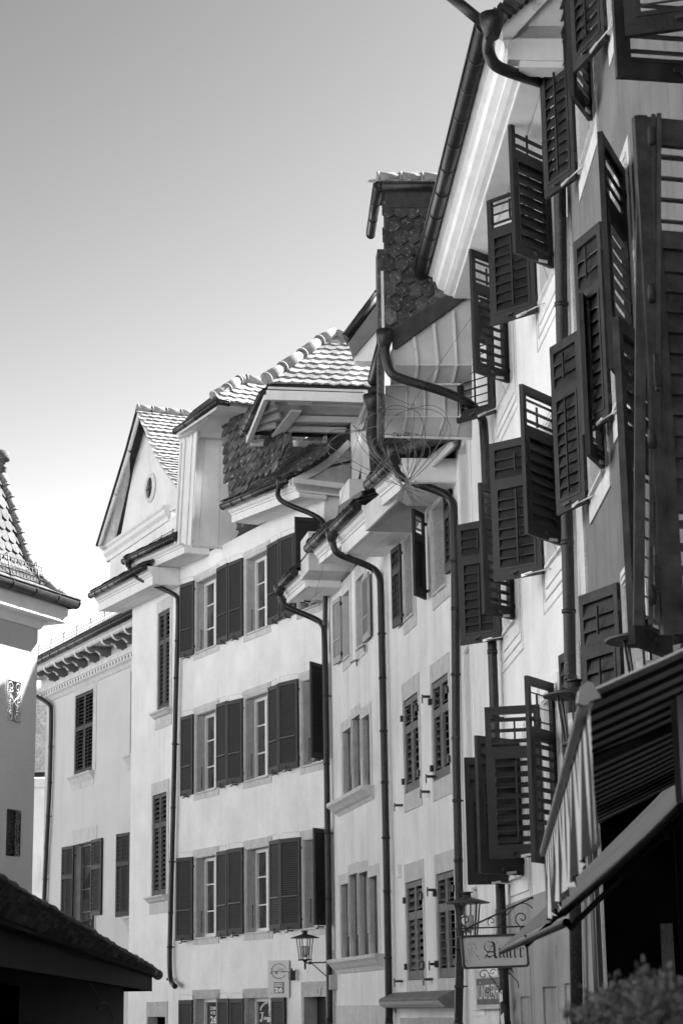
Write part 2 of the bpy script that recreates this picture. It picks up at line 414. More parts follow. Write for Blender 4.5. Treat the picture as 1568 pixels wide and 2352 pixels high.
def inside(p, poly):
    c = False; j = len(poly)-1
    for i in range(len(poly)):
        a, b = poly[i], poly[j]
        if (a[1] > p[1]) != (b[1] > p[1]) and p[0] < (b[0]-a[0])*(p[1]-a[1])/(b[1]-a[1])+a[0]: c = not c
        j = i
    return c
def tiles(mb, pl, poly, tw=.17, ex=.15, th=.016, shape='point', jit=.01, lift=.03, base=True):
    """lapped tiles over a polygon (list of (u,v)) of plane pl"""
    us = [p[0] for p in poly]; vs = [p[1] for p in poly]
    if base: mb.poly([pl.W(u, v, -.012) for u, v in poly])
    j0 = int(math.floor(min(vs)/ex)); j1 = int(math.ceil(max(vs)/ex)); i0 = int(math.floor(min(us)/tw))-1; i1 = int(math.ceil(max(us)/tw))+1
    for j in range(j0, j1+1):
        for i in range(i0, i1+1):
            u = (i+(.5 if j % 2 else 0))*tw; v = j*ex
            if not inside((u+tw/2, v+ex*.55), poly): continue
            a = random.uniform(-jit, jit); b = random.uniform(-jit, jit); g = .003; L = random.uniform(-.004, .006)
            x0, x1 = u+g, u+tw-g; v0 = v+a; v1 = v+ex*1.35
            if shape == 'point': low = [(x0, v0+ex*.3), ((x0+x1)/2, v0), (x1, v0+ex*.3+b)]
            elif shape == 'round': low = [(x0, v0+ex*.42), (x0+tw*.14, v0+ex*.16), ((x0+x1)/2, v0), (x1-tw*.14, v0+ex*.16), (x1, v0+ex*.42)]
            elif shape == 'hex': low = [(x0, v0+ex*.5), (x0+tw*.28, v0), (x1-tw*.28, v0), (x1, v0+ex*.5)]
            else: low = [(x0, v0), (x1, v0+b*.5)]
            lf = lift+L
            top = [pl.W(x, y, lf*(1-(y-v0)/(v1-v0))+.004) for x, y in low] + [pl.W(x1, v1, .004), pl.W(x0, v1, .004)]
            n = len(mb.v); mb.v += top; k = len(low)
            mb.v += [pl.W(x, y, lf*(1-(y-v0)/(v1-v0))+.004-th-lift*.5) for x, y in low]
            mb.f.append(list(range(n, n+k+2))); mb.sm.append(False)
            for q in range(k-1): mb.f.append([n+q, n+k+2+q, n+k+3+q, n+q+1]); mb.sm.append(False)
    return mb
def tile_px(house, pl, pxs, name='roof_tiles', m='tile', **k):
    return obj(name, tiles(MB(), pl, [pl.uv(pl.hit(p)) for p in pxs], **k), M[m], house)
def ridge(house, pts, r=.09, seg=.34, m='ridge', name='ridge_tiles'):
    mb = MB()
    for i in range(len(pts)-1):
        a, b = V(pts[i]), V(pts[i+1]); L = (b-a).length; d = (b-a)/L; n = max(1, round(L/seg))
        for k in range(n):
            p = a+d*L*k/n; q = a+d*(L*(k+1)/n+.03); j = V((random.uniform(-.006, .006),)*3)
            mb.tube([p+j, q+j*.3], [r*1.1, r*.9], 12); mb.tube([p+j, p+j+d*.035], r*1.14, 12)
    return obj(name, mb, M[m], house)
def board(house, plane_pts, off, m='white', name='board'):
    return obj(name, MB().slab(plane_pts, off), M[m], house)
def text_mesh(name, s_, m, parent, o, xd, yd, w, h, bold=0, shear=0, extr=.004, align='L'):
    """lettering: lower-left corner o, reading along xd, w wide and h tall"""
    cu = bpy.data.curves.new('letters', 'FONT'); cu.body = s_; cu.shear = shear; cu.offset = bold; cu.resolution_u = 3
    t = bpy.data.objects.new('letters', cu); me = bpy.data.meshes.new_from_object(t)
    bpy.data.objects.remove(t); vs = [v.co.copy() for v in me.vertices]
    x0 = min(v.x for v in vs); x1 = max(v.x for v in vs); y0 = min(v.y for v in vs); y1 = max(v.y for v in vs)
    nn = xd.cross(yd).normalized()
    if nn.dot(CAM-o) < 0: nn = -nn
    mb = MB(); mb.v = [o+xd*((v.x-x0)/(x1-x0)*w)+yd*((v.y-y0)/(y1-y0)*h)+nn*extr for v in vs]
    mb.f = [list(p.vertices) for p in me.polygons]; mb.sm = [False]*len(mb.f)
    bpy.data.meshes.remove(me)
    return obj(name, mb, M[m], parent)
def arc(c, x, y, r, t0, t1, n=16, r1=None):
    r1 = r if r1 is None else r1
    return [c+(x*math.cos(R(t0+(t1-t0)*k/n))+y*math.sin(R(t0+(t1-t0)*k/n)))*(r+(r1-r)*k/n) for k in range(n+1)]
# ================================================================ plan of the street
F6 = F((2.45, 0), -0.3)
def chain(prev, p, deg, off=0):
    w = prev.D(p, 0); w = w - prev.n*off
    return F((w.x, w.y), deg)
O5 = F6.W(18.6, 0, 0); F5 = F((O5.x, O5.y), -3.5)
F4 = chain(F5, (1058, 1800), -10.3)
F3 = chain(F4, (893, 1900), -11.1)
F2 = chain(F3, (754, 1900), -27.2)
F1 = chain(F2, (399, 1900), -24.5)
_e = F1.D((299, 1900)); E1 = F1.loc(_e)[0]; E2 = F2.loc(F1.o)[0]; E3 = F3.loc(F2.o)[0]; E4 = F4.loc(F3.o)[0]; E5 = F5.loc(F4.o)[0]
_o = F1.W(0, -2.4, 0); F0 = F((_o.x, _o.y), -26.9)
_l = atY((82, 1700), 30); FL = F((_l.x, _l.y), 25, True)
print('PLAN', F4.o, F3.o, F2.o, F1.o, E1, E2, E3, E4, E5, F0.o, FL.o)
X5 = F5.loc(F5.D((1122, 1400)))[0]
print('X5', X5)
# ================================================================ house with the long shuttered front (centre)
h2 = thing('town_house', 'widest white house in the centre, with rows of grey shutters and a shop plate', 'house', F2.W(E2/2, 0, 0), 'row houses along the right side of the street')
rows = [
 (zI, [(268,748,1308,430,683,1248), (665,563,1162,832,498,1100), (1085,392,975,1245,330,925)]),
 (zI, [(272,1800,2415,428,1745,2380), (660,1668,2323,838,1612,2278), (1110,1528,2207,1268,1480,2165)]),
 (zJ, [(268,832,1470,428,803,1442), (668,760,1430,848,735,1402), (1122,685,1395,1300,662,1368)]),
 (zJ, [(262,1940,2560,432,1938,2560), (662,1935,2560,862,1930,2560)]),
]
for ri, (z, ws) in enumerate(rows):
    for wi, (xl, yt, yb, xr, yt2, yb2) in enumerate(ws):
        op = F2.rect(z, (xl, yt, yb), (xr, yt2, yb2))
        w_ = window(F2, h2, op, w=(.16, .14, .2, .15), rev=.27, style='six' if ri < 3 else 'plain', sm='stone' if ri == 3 else 'stone_pale')
        mb = MB()      # granular reveal lining
        a0, a1, g0, g1 = op
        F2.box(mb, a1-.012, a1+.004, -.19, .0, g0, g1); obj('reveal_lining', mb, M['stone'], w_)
        if ri < 3:
            rb = MB(); rb.tube([F2.W(a1-.035, -.11, g0+.12), F2.W(a1-.05, -.11, g0+(g1-g0)*.33)], .009, 6); rb.lathe(F2.W(a1-.05, -.11, g0+(g1-g0)*.33), [(.0, -.02), (.02, 0), (0, .02)], 8); obj('stay_rod', rb, M['iron'], w_)
sh2 = [ # hinge bottom, tip bottom, hinge top (zoom coords), side
 (zI, (248,1312), (138,1345), (248,733), 1), (zI, (430,1240), (518,1196), (430,640), 0), (zI, (632,1165), (524,1202), (632,552), 1), (zI, (832,1082), (925,1035), (832,455), 0),
 (zI, (1045,992), (932,1030), (1045,352), 1), (zI, (1250,893), (1048,882), (1250,240), 2),
 (zI, (240,2417), (143,2440), (240,1787), 1), (zI, (428,2365), (510,2345), (428,1712), 0), (zI, (632,2323), (512,2345), (632,1660), 1), (zI, (840,2262), (920,2238), (840,1580), 0),
 (zI, (1072,2205), (920,2237), (1066,1508), 1), (zI, (1272,2150), (1228,2155), (1262,1400), 2),
 (zJ, (238,1475), (108,1480), (235,818), 1), (zJ, (430,1450), (513,1440), (428,782), 0), (zJ, (637,1425), (520,1442), (635,742), 1), (zJ, (850,1405), (933,1398), (848,695), 0),
 (zJ, (1092,1385), (933,1400), (1084,662), 1), (zJ, (1300,1362), (1212,1365), (1290,604), 2),
 (zJ, (235,2540), (128,2540), (232,1948), 1), (zJ, (435,2540), (526,2540), (433,1938), 0), (zJ, (640,2540), (536,2540), (640,1936), 1), (zJ, (865,2540), (970,2540), (865,1930), 0),
]
for z, hb, tb, ht, sd in sh2:
    lo, hi = {1: (0, 75), 0: (150, 180), 2: (60, 125)}[sd]
    r_ = shutter(F2, h2, z(*hb), z(*tb), z(*ht), .62, 'fine', 'shut_mid', lo, hi, 'hinge', stay=False, hand=False, lr=(.85, 1.15))
    o = F2.W(r_[0], .05, r_[1]); dr = F2.u*math.cos(R(r_[2]))+F2.n*math.sin(R(r_[2]))
    mb = MB(); q = o+dr*r_[3]*.55; mb.beam(q-UP*.03+F2.n*.03, q-UP*.03-F2.n*.08, .03, .03); mb.tube([q+F2.n*.05-UP*.06, q+F2.n*.05+UP*.05], .014, 6); mb.beam(q+F2.n*.05-UP*.06, q+F2.n*.05-UP*.06+dr*.1, .02, .02)
    obj('shutter_catch', mb, M['iron'], h2)
    mb = MB(); q2 = o+dr*.05+UP*(r_[4]*.36); mb.beam(q2+F2.n*.035, q2+dr*(r_[3]-.1)+F2.n*.035, .015, .02); obj('cross_bar', mb, M['iron'], h2)
    if ht[1] > 0 and sd != 2:
        mb = MB(); q3 = o+UP*(r_[4]+.0); mb.tube([q3-F2.n*.05, q3+UP*.11+F2.n*.02, q3+UP*.12+dr*r_[3]*.9+F2.n*.02, q3+dr*r_[3]*.9+UP*.0], .0025, 4); obj('wire_clip', mb, M['iron'], h2)
# door with lintel
dop = F2.rect(zJ, (1122, 1925, 2560), (1300, 1922, 2560))
dw = window(F2, h2, dop, w=(.12, .14, .3, .1), rev=.3, style='none', sm='stone', pm='shut_dark', sill=False, mould=False)
mb = MB(); a0, a1, g0, g1 = dop
for q in ((.1, .9, -.75, -.06), (.1, .9, -1.7, -.95)): F2.box(mb, a0+q[0]*(a1-a0), a0+q[1]*(a1-a0), -.29, -.27, g1+q[2], g1+q[3])
F2.box(mb, a0, a1, -.29, -.2, g1-.84, g1-.78); obj('door_leaf', mb, M['shut_dark'], dw)
F2.wall(h2, M['plaster'], 0, E2, 0, 12.35)
# eaves right of the dormer, and left of it
ear = eave(F2, h2, zE(1048, 832), zE(727, 962), dg=.86, drop=.36)
eal = eave(F2, h2, zE(500, 1112), zE(250, 1228), dg=.86, drop=.36)
print('eaves h2', ear, eal)
# roof body behind
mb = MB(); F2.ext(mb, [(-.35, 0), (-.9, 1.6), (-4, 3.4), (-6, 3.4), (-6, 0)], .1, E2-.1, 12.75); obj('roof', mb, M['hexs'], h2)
# dormer on the eaves line
cz = zE(575, 1150); c0 = F2.loc(F2.D(cz, .78)); ac, dc, hc = c0
cheek = [F2.A(zE(*p), ac) for p in ((600,520), (714,476), (738,760), (757,925), (803,1085), (765,1165), (575,1152))]
dm = obj('dormer', MB().slab(cheek, F2.u*.05), M['white'], h2)
fr = [F2.D(zE(*p), .78) for p in ((606,540), (524,560), (500,1128), (575,1152))]
mb = MB(); mb.slab(fr, F2.n*-.05)
for x0, x1, dd in ((575, 566, .02), (552, 545, .015), (520, 512, .03), (505, 499, .045)):
    k = lambda x, y: x+(y-1140)*-.056
    mb.slab([F2.D(zE(k(x0, 600), 600), .79), F2.D(zE(k(x1, 600), 606), .79), F2.D(zE(x1, 1146), .79), F2.D(zE(x0, 1146), .79)], F2.n*dd)
obj('dormer_front', mb, M['white'], dm)
mb = MB()
for pts in (((637,640),(641,640),(612,1150),(608,1150)), ((712,660),(716,660),(708,1158),(704,1158))):
    mb.slab([F2.A(zE(*p), ac-.006) for p in pts], F2.u*.02)
mb.slab([F2.A(zE(*p), ac-.02) for p in ((576,1148),(765,1160),(765,1170),(576,1158))], F2.u*.03)
mb.slab([F2.A(zE(*p), ac-.02) for p in ((604,634),(716,640),(716,632),(604,624))], F2.u*.03)
mb.slab([F2.A(zE(*p), ac-.02) for p in ((604,634),(612,634),(584,1150),(575,1150))], F2.u*.03)
obj('panel_batten', mb, M['cream'], dm)
O1, O2 = F2.D(zE(497, 606), 1.12), F2.D(zE(705, 462), 1.12); O3 = O2-F2.n*.75+UP*0
W1, W2, W3 = F2.D(zE(524,600), .78), F2.A(zE(604,634), ac), F2.A(zE(714,640), ac)
mb = MB(); L1 = [O1, O2, O3]; L2 = [O1*.0+F2.W(F2.loc(W1)[0], .8, F2.loc(W2)[2]+.02), W2, W3]
def lerp(a, b, t): return [p*(1-t)+q*t for p, q in zip(a, b)]
prev = [p+UP*-.02 for p in L1]
for t, dz in ((.12, -.06), (.16, -.02), (.45, .1), (.5, .02), (.85, .07), (.9, -.02), (1, 0)):
    cur = [p+UP*dz for p in lerp(L1, L2, t)]; mb.strip(prev, cur); prev = cur
mb.poly([O1+UP*.03, O2+UP*.03, O3+UP*.03, O3-F2.n*.3+UP*.03, O1-F2.n*1.2+UP*.03]); obj('dormer_cornice', mb, M['white'], dm)
gutter(h2, [O1+UP*.03, O2+UP*.03], .07)
gutter(h2, [O2+UP*.02, O2-F2.n*.25+UP*.02], .065)
P1 = O2+UP*.05; pl = Pl(P1, P1-F2.n, P1+F2.u*.64+UP*.77)
tile_px(h2, pl, [zE(*p) for p in ((712,446), (735,420), (800,372), (905,374), (930,376), (880,472), (758,458))], m='tile_pale', tw=.24, ex=.19, lift=.035, th=.02)
mb = MB(); mb.slab([F2.D(zE(*p), 1.1) for p in ((497,600), (580,500), (680,425), (706,446))], -F2.n*1.6); obj('dormer_roof', mb, M['moss'], h2)
ridge(h2, [F2.D(zE(682,432), 1.1)] + [pl.hit(zE(*p)) for p in ((745,395), (800,356), (835,350), (920,366))], .12, .55)
# steep slated face right of the dormer
b0, b1 = F2.D(zE(757, 938), .8), F2.D(zE(1045, 822), .8); tpt = F2.D(zE(716, 474), .2); pm = Pl(b0, b1, tpt)
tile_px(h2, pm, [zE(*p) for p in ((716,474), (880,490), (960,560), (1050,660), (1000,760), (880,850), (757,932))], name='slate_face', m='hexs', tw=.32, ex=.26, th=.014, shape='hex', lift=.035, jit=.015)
b2 = F2.D(zE(1262, 664), .1); pn = Pl(F2.D(zE(1050,826), .84), F2.D(zE(800,925), .84), b2)
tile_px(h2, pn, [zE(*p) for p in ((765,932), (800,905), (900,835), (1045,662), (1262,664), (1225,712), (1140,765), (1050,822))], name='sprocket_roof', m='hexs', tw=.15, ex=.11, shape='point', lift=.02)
ae = ear[0]
mb = MB(); up_ = [F2.A(zE(*p), ae-.02) for p in ((1045,835), (1110,802), (1180,765), (1240,722), (1290,680), (1330,640))]; lw = [F2.A(zE(*p), ae-.02) for p in ((1050,862), (1110,838), (1180,806), (1250,762), (1300,715), (1348,664))]
for i in range(5): mb.slab([up_[i], up_[i+1], lw[i+1], lw[i]], F2.u*.06)
obj('verge_board', mb, M['cream'], h2)
mb = MB(); mb.slab([F2.A(zE(*p), ae+.06) for p in ((1090,850), (1180,800), (1250,758), (1345,660), (1352,950), (1302,950), (1290,860))], F2.u*.3); obj('gable_plaster', mb, M['stone'], h2)
mb = MB(); hs = ear[2]-.05
for q in ((.8, -.1, .0, .09), (.76, -.12, -.06, -.02), (.72, -.15, -.1, -.04)):
    F2.box(mb, ae-.05, ae+.0, q[1]-.9, q[0], hs+q[2]-.1, hs+q[3])
obj('cornice_return', mb, M['white'], h2)
pipe(h2, [F2.D(zE(1005,850), .86), F2.D(zE(985,905), .86), F2.D(zE(1015,945), .75), F2.D(zE(1190,1010), .15), F2.D(zE(1222,1060), .12), F2.D(zE(1225,1200), .12)], .055, funnel=True)
pipe(h2, [F2.D(zE(272,1232), .86), F2.D(zE(280,1275), .84), F2.D(zE(330,1318), .7), F2.D(zE(505,1385), .13), F2.D((410.5,1385), .12), F2.D((405,1560), .12), F2.D((398,1860), .12), F2.D((392,2100), .12), F2.D(zJ(52,1790), .12), F2.D(zJ(100,1842), .22)], .06, funnel=True, f=F2)
# ================================================================ narrow white house at its left, with the gabled dormer
h1 = thing('town_house', 'narrow white house whose pointed gable holds a round window', 'house', F1.W(E1/2, 0, 0), 'row houses along the right side of the street')
for z, l, r_ in ((zG, (1146,1305,2020), (1232,1262,1985)), (zH, (1106,530,1262), (1208,502,1245))):
    op = F1.rect(z, l, r_)
    window(F1, h1, op, w=(.1, .16, .3, .02), rev=.12, style='none', sm='stone_pale', pm='black', mould=False, sill=False)
    closed_pair(F1, h1, op, 'shut_h1', tilt=48)
    mb = MB(); a0, a1, g0, g1 = op
    F1.ext(mb, [(0, 0), (.17, 0), (.18, -.04), (.13, -.07), (.08, -.13), (.02, -.15), (.02, -.42), (0, -.42)], a0-.16, a1+.16, g0-.005); obj('window_sill', mb, M['stone_pale'], h1)
op = F1.rect(zH, (1072,2130,2500), (1200,2130,2500)); window(F1, h1, op, w=(.1, .14, .35, .1), style='none', sm='stone', pm='black', mould=False)
F1.wall(h1, M['plaster'], 0, E1, 0, 12.2)
e1 = eave(F1, h1, zE(300, 1285), zE(90, 1392), dg=.9, drop=.42, asnap=(-.3, None))
print('eave h1', e1)
# gabled dormer
dg_ = .1; g = lambda x, y, d=-.35: F1.D(zE(x, y), d)
gw = [g(*p) for p in ((332,585), (232,1120), (505,968), (505,860), (420,740), (365,640))]
gd = obj('gable_dormer', MB().slab(gw, F1.n*-.3), M['plaster'], h1)
mb = MB(); F1_ = F1.loc(g(172,1170)); k0 = F1_[0]
F1.ext(mb, [(-.4, 0), (-.17, 0), (-.17, -.07), (-.22, -.12), (-.22, -.22), (-.3, -.3), (-.3, -.42), (-.4, -.42)], k0, k0-5.2, F1_[2]+.05); obj('gable_entablature', mb, M['white'], gd)
mb = MB(); mb.slab([g(*p) for p in ((188,1168), (180,1320), (520,1150), (520,990))], F1.n*-4.5); obj('attic_wall', mb, M['plaster'], gd)
mb = MB(); ro = [F1.D(zE(*p), -.04) for p in ((322,497), (270,690), (205,900), (128,1150))]; ri_ = [g(*p, -.34) for p in ((332,560), (298,740), (250,950), (205,1140))]
for i in range(3): mb.poly([ro[i], ro[i+1], ri_[i+1], ri_[i]])
for i in range(3): mb.slab([ro[i]+F1.n*.02, ro[i+1]+F1.n*.02, ro[i+1]+F1.n*.02-F1.u*.16-UP*.05, ro[i]+F1.n*.02-F1.u*.14-UP*.14], -F1.n*.05)
mb.poly([ro[3], ri_[3], g(172,1170), F1.D(zE(135,1168), -.04)])
r2 = [F1.D(zE(*p), -.04) for p in ((322,497), (365,600), (420,725), (470,800), (508,850), (545,900))]; r3 = [g(*p, -.34) for p in ((335,560), (368,650), (418,750), (465,825), (505,872), (545,920))]
for i in range(5): mb.poly([r2[i], r3[i], r3[i+1], r2[i+1]]); mb.slab([r2[i], r2[i+1], r2[i+1]-UP*.13+F1.u*.06, r2[i]-UP*.15+F1.u*.06], -F1.n*.05)
obj('gable_verge', mb, M['cream'], gd)
mb = MB()
for i in range(3): mb.slab([ro[i]+F1.n*.04+F1.u*.05, ro[i+1]+F1.n*.04+F1.u*.05, ro[i+1]+F1.u*.14+F1.n*.04, ro[i]+F1.u*.14+UP*.02+F1.n*.04], -F1.n*5)
n_ = 30
for k in range(n_):
    t = (k+.5)/n_*3; i = min(2, int(t)); q = ro[i].lerp(ro[i+1], t-i)+F1.u*.09+F1.n*.06
    mb.beam(q, q-F1.n*.4+UP*.0, .05, .17, up=(ro[i+1]-ro[i]))
obj('gable_roof_far', mb, M['moss'], gd)
off = -F1.n*6
mb = MB()
for i in range(5):
    a, b = r2[i], r2[i+1]; pl = Pl(b, b-F1.n, a)
    L = (a-b).length; tiles(mb, pl, [(0, -.02), (3.2, -.02), (3.2, L), (0, L)], tw=.22, ex=.18, shape='point', lift=.05, th=.022)
obj('gable_roof_tiles', mb, M['tile_pale'], gd)
ridge(gd, [ro[0]+UP*.05+F1.n*.05, ro[0]+UP*.05-F1.n*3.2], .1, .42)
cen = g(377, 873, -.33); mb = MB(); ring = [arc(cen, F1.u, UP, r_, 0, 360, 28) for r_ in (.4, .345, .32, .28)]
dd = [.0, .06, .06, .02]
for i in range(3): mb.strip([p+F1.n*dd[i] for p in ring[i]], [p+F1.n*dd[i+1] for p in ring[i+1]])
rw = obj('round_window', mb, M['white'], gd); obj('pane', MB().poly([p+F1.n*.015 for p in arc(cen, F1.u, UP, .28, 0, 345, 23)]), M['pane'], rw)
mb = MB(); mb.beam(cen+F1.u*.27+F1.n*.03, cen-F1.u*.27+F1.n*.03, .02, .03); mb.beam(cen+UP*.27+F1.n*.03, cen-UP*.27+F1.n*.03, .02, .03); obj('glazing_bar', mb, M['iron'], rw)
# snow rails on both low eaves
def snowrail(house, f, a0, a1, d, z, h=.22, m='iron', nb=None):
    mb = MB(); n = nb or int(abs(a1-a0)/.09)
    for hh in (0, h*.33, h*.66, h): mb.tube([f.W(a0, d, z+hh), f.W(a1, d, z+hh)], .008, 5)
    for k in range(n+1):
        a = a0+(a1-a0)*k/n; mb.tube([f.W(a, d, z), f.W(a, d, z+h)], .005, 4)
    for k in range(0, n+1, 8):
        a = a0+(a1-a0)*k/n; mb.beam(f.W(a, d+.02, z-.1), f.W(a, d-.02, z+h+.05), .03, .01)
    return obj('snow_guard', mb, M[m], house)
snowrail(h1, F1, e1[0]+.1, e1[0]+1.2, .6, e1[2]+.2, .18)
snowrail(h2, F2, eal[0]+.1, eal[0]+2.1, .62, eal[2]+.18, .2)
# ================================================================ far house with the bracketed cornice
h0 = thing('bracketed_house', 'pale far house with dark scrolled brackets under its eaves', 'house', F0.W(4, 0, 0), 'row houses along the right side of the street')
A0 = F0.loc(F0.D((103, 1850)))[0]
op = F0.rect(zH, (545,-190,385), (676,-240,350)); print('h0 win', op)
window(F0, h0, op, w=(.1, .3, .5, .02), rev=.12, style='none', sm='stone_pale', pm='black', mould=False, sill=False); closed_pair(F0, h0, op, 'shut_dark', tilt=[48, 48], mid=.42)
opb = F0.rect(zG, (948,1725,2330), (1040,1690,2290)); window(F0, h0, opb, w=(.1, .1, .4, .02), rev=.12, style='none', sm='stone_pale', pm='black', mould=False, sill=False); closed_pair(F0, h0, opb, 'shut_dark', tilt=48)
for o_ in (op, opb):
    mb = MB(); F0.ext(mb, [(0, 0), (.17, 0), (.18, -.05), (.12, -.1), (.06, -.2), (.02, -.26), (0, -.45)], o_[0]-.15, o_[1]+.22, o_[2]-.01); obj('window_sill', mb, M['stone_pale'], h0)
op = F0.rect(zH, (530,893,1700), (690,850,1700)); window(F0, h0, op, w=(.1, .1, .45, .1), rev=.3, style='bars', sm='stone_pale', fm='zinc', pm='pane', mould=False)
a0_, a1_ = op[0], op[1]
for hx, tx, yt, yb, lo, hi in ((525,440,893,1500,0,60), (655,733,855,1402,120,180), (938,838,795,1402,0,60)):
    shutter(F0, h0, zH(hx, yb), zH(tx, yb), zH(hx, yt), .85, 'two', 'shut_dark', lo, hi, 'hinge', stay=False, mid=.36, tilt=[58, 58], hand=False, lr=(.9, 1.1))
op2 = F0.rect(zH, (945,790,1410), (1030,750,1380)); window(F0, h0, op2, w=(.1, .1, .4, .1), rev=.3, style='bars', sm='stone_pale', fm='zinc', mould=False)
mb = MB(); F0.ext(mb, [(0, 0), (.17, 0), (.18, -.05), (.12, -.1), (.06, -.2), (.02, -.26), (0, -.45)], op2[0]-.15, op2[1]+.22, op2[2]-.01); obj('window_sill', mb, M['stone_pale'], h0)
gb = MB()   # small window railing
ra, rb_ = op[0], op[1]
hz0 = F0.ah(zH(600, 1440))[1]
for hh in (0, -.5): gb.tube([F0.W(ra, .1, hz0+hh), F0.W(rb_, .1, hz0+hh)], .02, 6)
for k in range(9):
    a = ra+(rb_-ra)*k/8; gb.tube([F0.W(a, .1, hz0), F0.W(a, .1, hz0-.6)], .012, 6)
    gb.tube(arc(F0.W(a, .1, hz0-.2), F0.u, UP, .07, 0, 360, 12), .01, 5)
obj('window_railing', gb, M['iron'], h0)
F0.wall(h0, M['plaster_far'], -6, A0, 0, 12.4)
gz = F0.loc(F0.D(zQ(60, 1195), .95)); gz2 = F0.loc(F0.D(zQ(1435, 470), .95)); print('h0 gutter', gz, gz2)
zc = (gz[2]+gz2[2])/2; aN, aFr = gz2[0]-3, A0+.6
gutter(h0, [F0.W(aN, .95, zc), F0.W(aFr, .95, zc)], .09, step=.75)
mb = MB(); F0.ext(mb, [(0, .0), (.88, 0), (.88, -.1), (.82, -.14), (.82, -.19), (.78, -.24), (.72, -.24), (.72, -.18), (0, -.18)], aN, aFr, zc); obj('cornice', mb, M['cream'], h0)
dz = F0.loc(F0.D(zQ(60, 1600), .1)); dz2 = F0.loc(F0.D(zQ(1435, 1015), .1)); print('dentil', dz, dz2); zd = (dz[2]+dz2[2])/2
mb = MB(); F0.ext(mb, [(0, -.18+zc-zd), (.03, -.18+zc-zd), (.03, .12), (.12, .12), (.12, -.05), (.05, -.05), (.05, -.18), (.14, -.2), (.17, -.27), (.1, -.32), (.04, -.42), (.02, -.44), (0, -.44)], aN, A0+.55, zd); fz = obj('frieze', mb, M['cream'], h0)
nd = int((A0-aN)/.25); comb = [F0.W(aN, .086, zd-.052)]
for k in range(nd):
    a = aN+(A0+.5-aN)*k/nd; w_ = (A0+.5-aN)/nd; comb += [F0.W(a, .086, zd-.075), F0.W(a+w_*.5, .086, zd-.075), F0.W(a+w_*.5, .086, zd-.2), F0.W(a+w_, .086, zd-.2)]
comb.append(F0.W(A0+.5, .086, zd-.052)); mb = MB().slab(comb, -F0.n*.03)
obj('dentils', mb, M['chalk'], fz)
mb = MB(); F0.box(mb, aN, A0+.5, .012, .062, zd-.2, zd-.052); obj('dentil_shade', mb, M['iron'], fz)  # black strip stands in for the shade between the dentils
pts = [zQ(*p) for p in ((120,1290), (245,1215), (390,1140), (515,1078), (675,1005), (835,920), (1055,815), (1205,740), (1375,662))]
bz = zc-.18
prof = [(.03, 0), (.03, -.5), (.12, -.5), (.16, -.44), (.22, -.47), (.3, -.4), (.36, -.28), (.46, -.2), (.5, -.3), (.58, -.32), (.66, -.24), (.7, -.12), (.7, 0)]
for p in pts:
    a = F0.loc(F0.D(p, .62))[0]
    mb = MB(); F0.ext(mb, [(d*1.15, h*.62-.002) for d, h in prof], a-.07, a+.07, bz); bk = obj('eaves_bracket', mb, M['bracket'], h0)
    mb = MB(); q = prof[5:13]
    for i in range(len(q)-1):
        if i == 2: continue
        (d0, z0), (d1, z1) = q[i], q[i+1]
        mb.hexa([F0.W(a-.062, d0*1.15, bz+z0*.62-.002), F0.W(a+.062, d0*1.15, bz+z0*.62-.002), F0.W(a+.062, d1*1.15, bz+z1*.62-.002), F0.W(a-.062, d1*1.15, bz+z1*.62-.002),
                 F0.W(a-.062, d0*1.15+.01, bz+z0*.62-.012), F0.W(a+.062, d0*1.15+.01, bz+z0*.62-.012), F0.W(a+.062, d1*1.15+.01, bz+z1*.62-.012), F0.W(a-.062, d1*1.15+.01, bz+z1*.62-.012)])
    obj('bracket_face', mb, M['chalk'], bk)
mb = MB(); F0.ext(mb, [(1.0, .12), (1.0, .06), (-5, 3.6), (-5, 3.7)], aN, aFr, zc)
n = int((aFr-aN)/.22)
for k in range(n):
    a = aN+(aFr-aN)*(k+.5)/n
    for r_ in range(3):
        d0 = .98-r_*.3+random.uniform(-.02, .02); F0.ext(mb, [(d0, .12+r_*.17), (d0, .17+r_*.17), (d0-.4, .38+r_*.17), (d0-.4, .33+r_*.17)], a-.1, a+.1, zc)
obj('roof', mb, M['moss'], h0)
snowrail(h0, F0, aN, aFr-.3, .72, zc+.28, .34, nb=90)
mb = MB(); F0.box(mb, gz2[0]-.6, gz2[0]+1.2, -3.2, -2.2, zc+.5, zc+3.9); obj('chimney', mb, M['stone_pale'], h0)
pipe(h0, [F0.W(A0+.25, .95, zc-.05), F0.D(zQ(-60, 1600), .4), F0.D(zQ(60, 1655), .3), F0.D(zQ(255, 1775), .12), F0.D(zQ(268, 1850), .12), F0.D((115, 1800), .12), F0.D((107, 1950), .12), F0.D((101, 2090), .12), F0.D((95,2280), .12)], .07, f=F0)
mb = MB()
for k in range(14): F0.box(mb, A0-.35 if k % 2 else A0-.55, A0+.01, -.3, .012, k*.75, k*.75+.735)
obj('corner_quoin', mb, M['stone_pale'], h0)
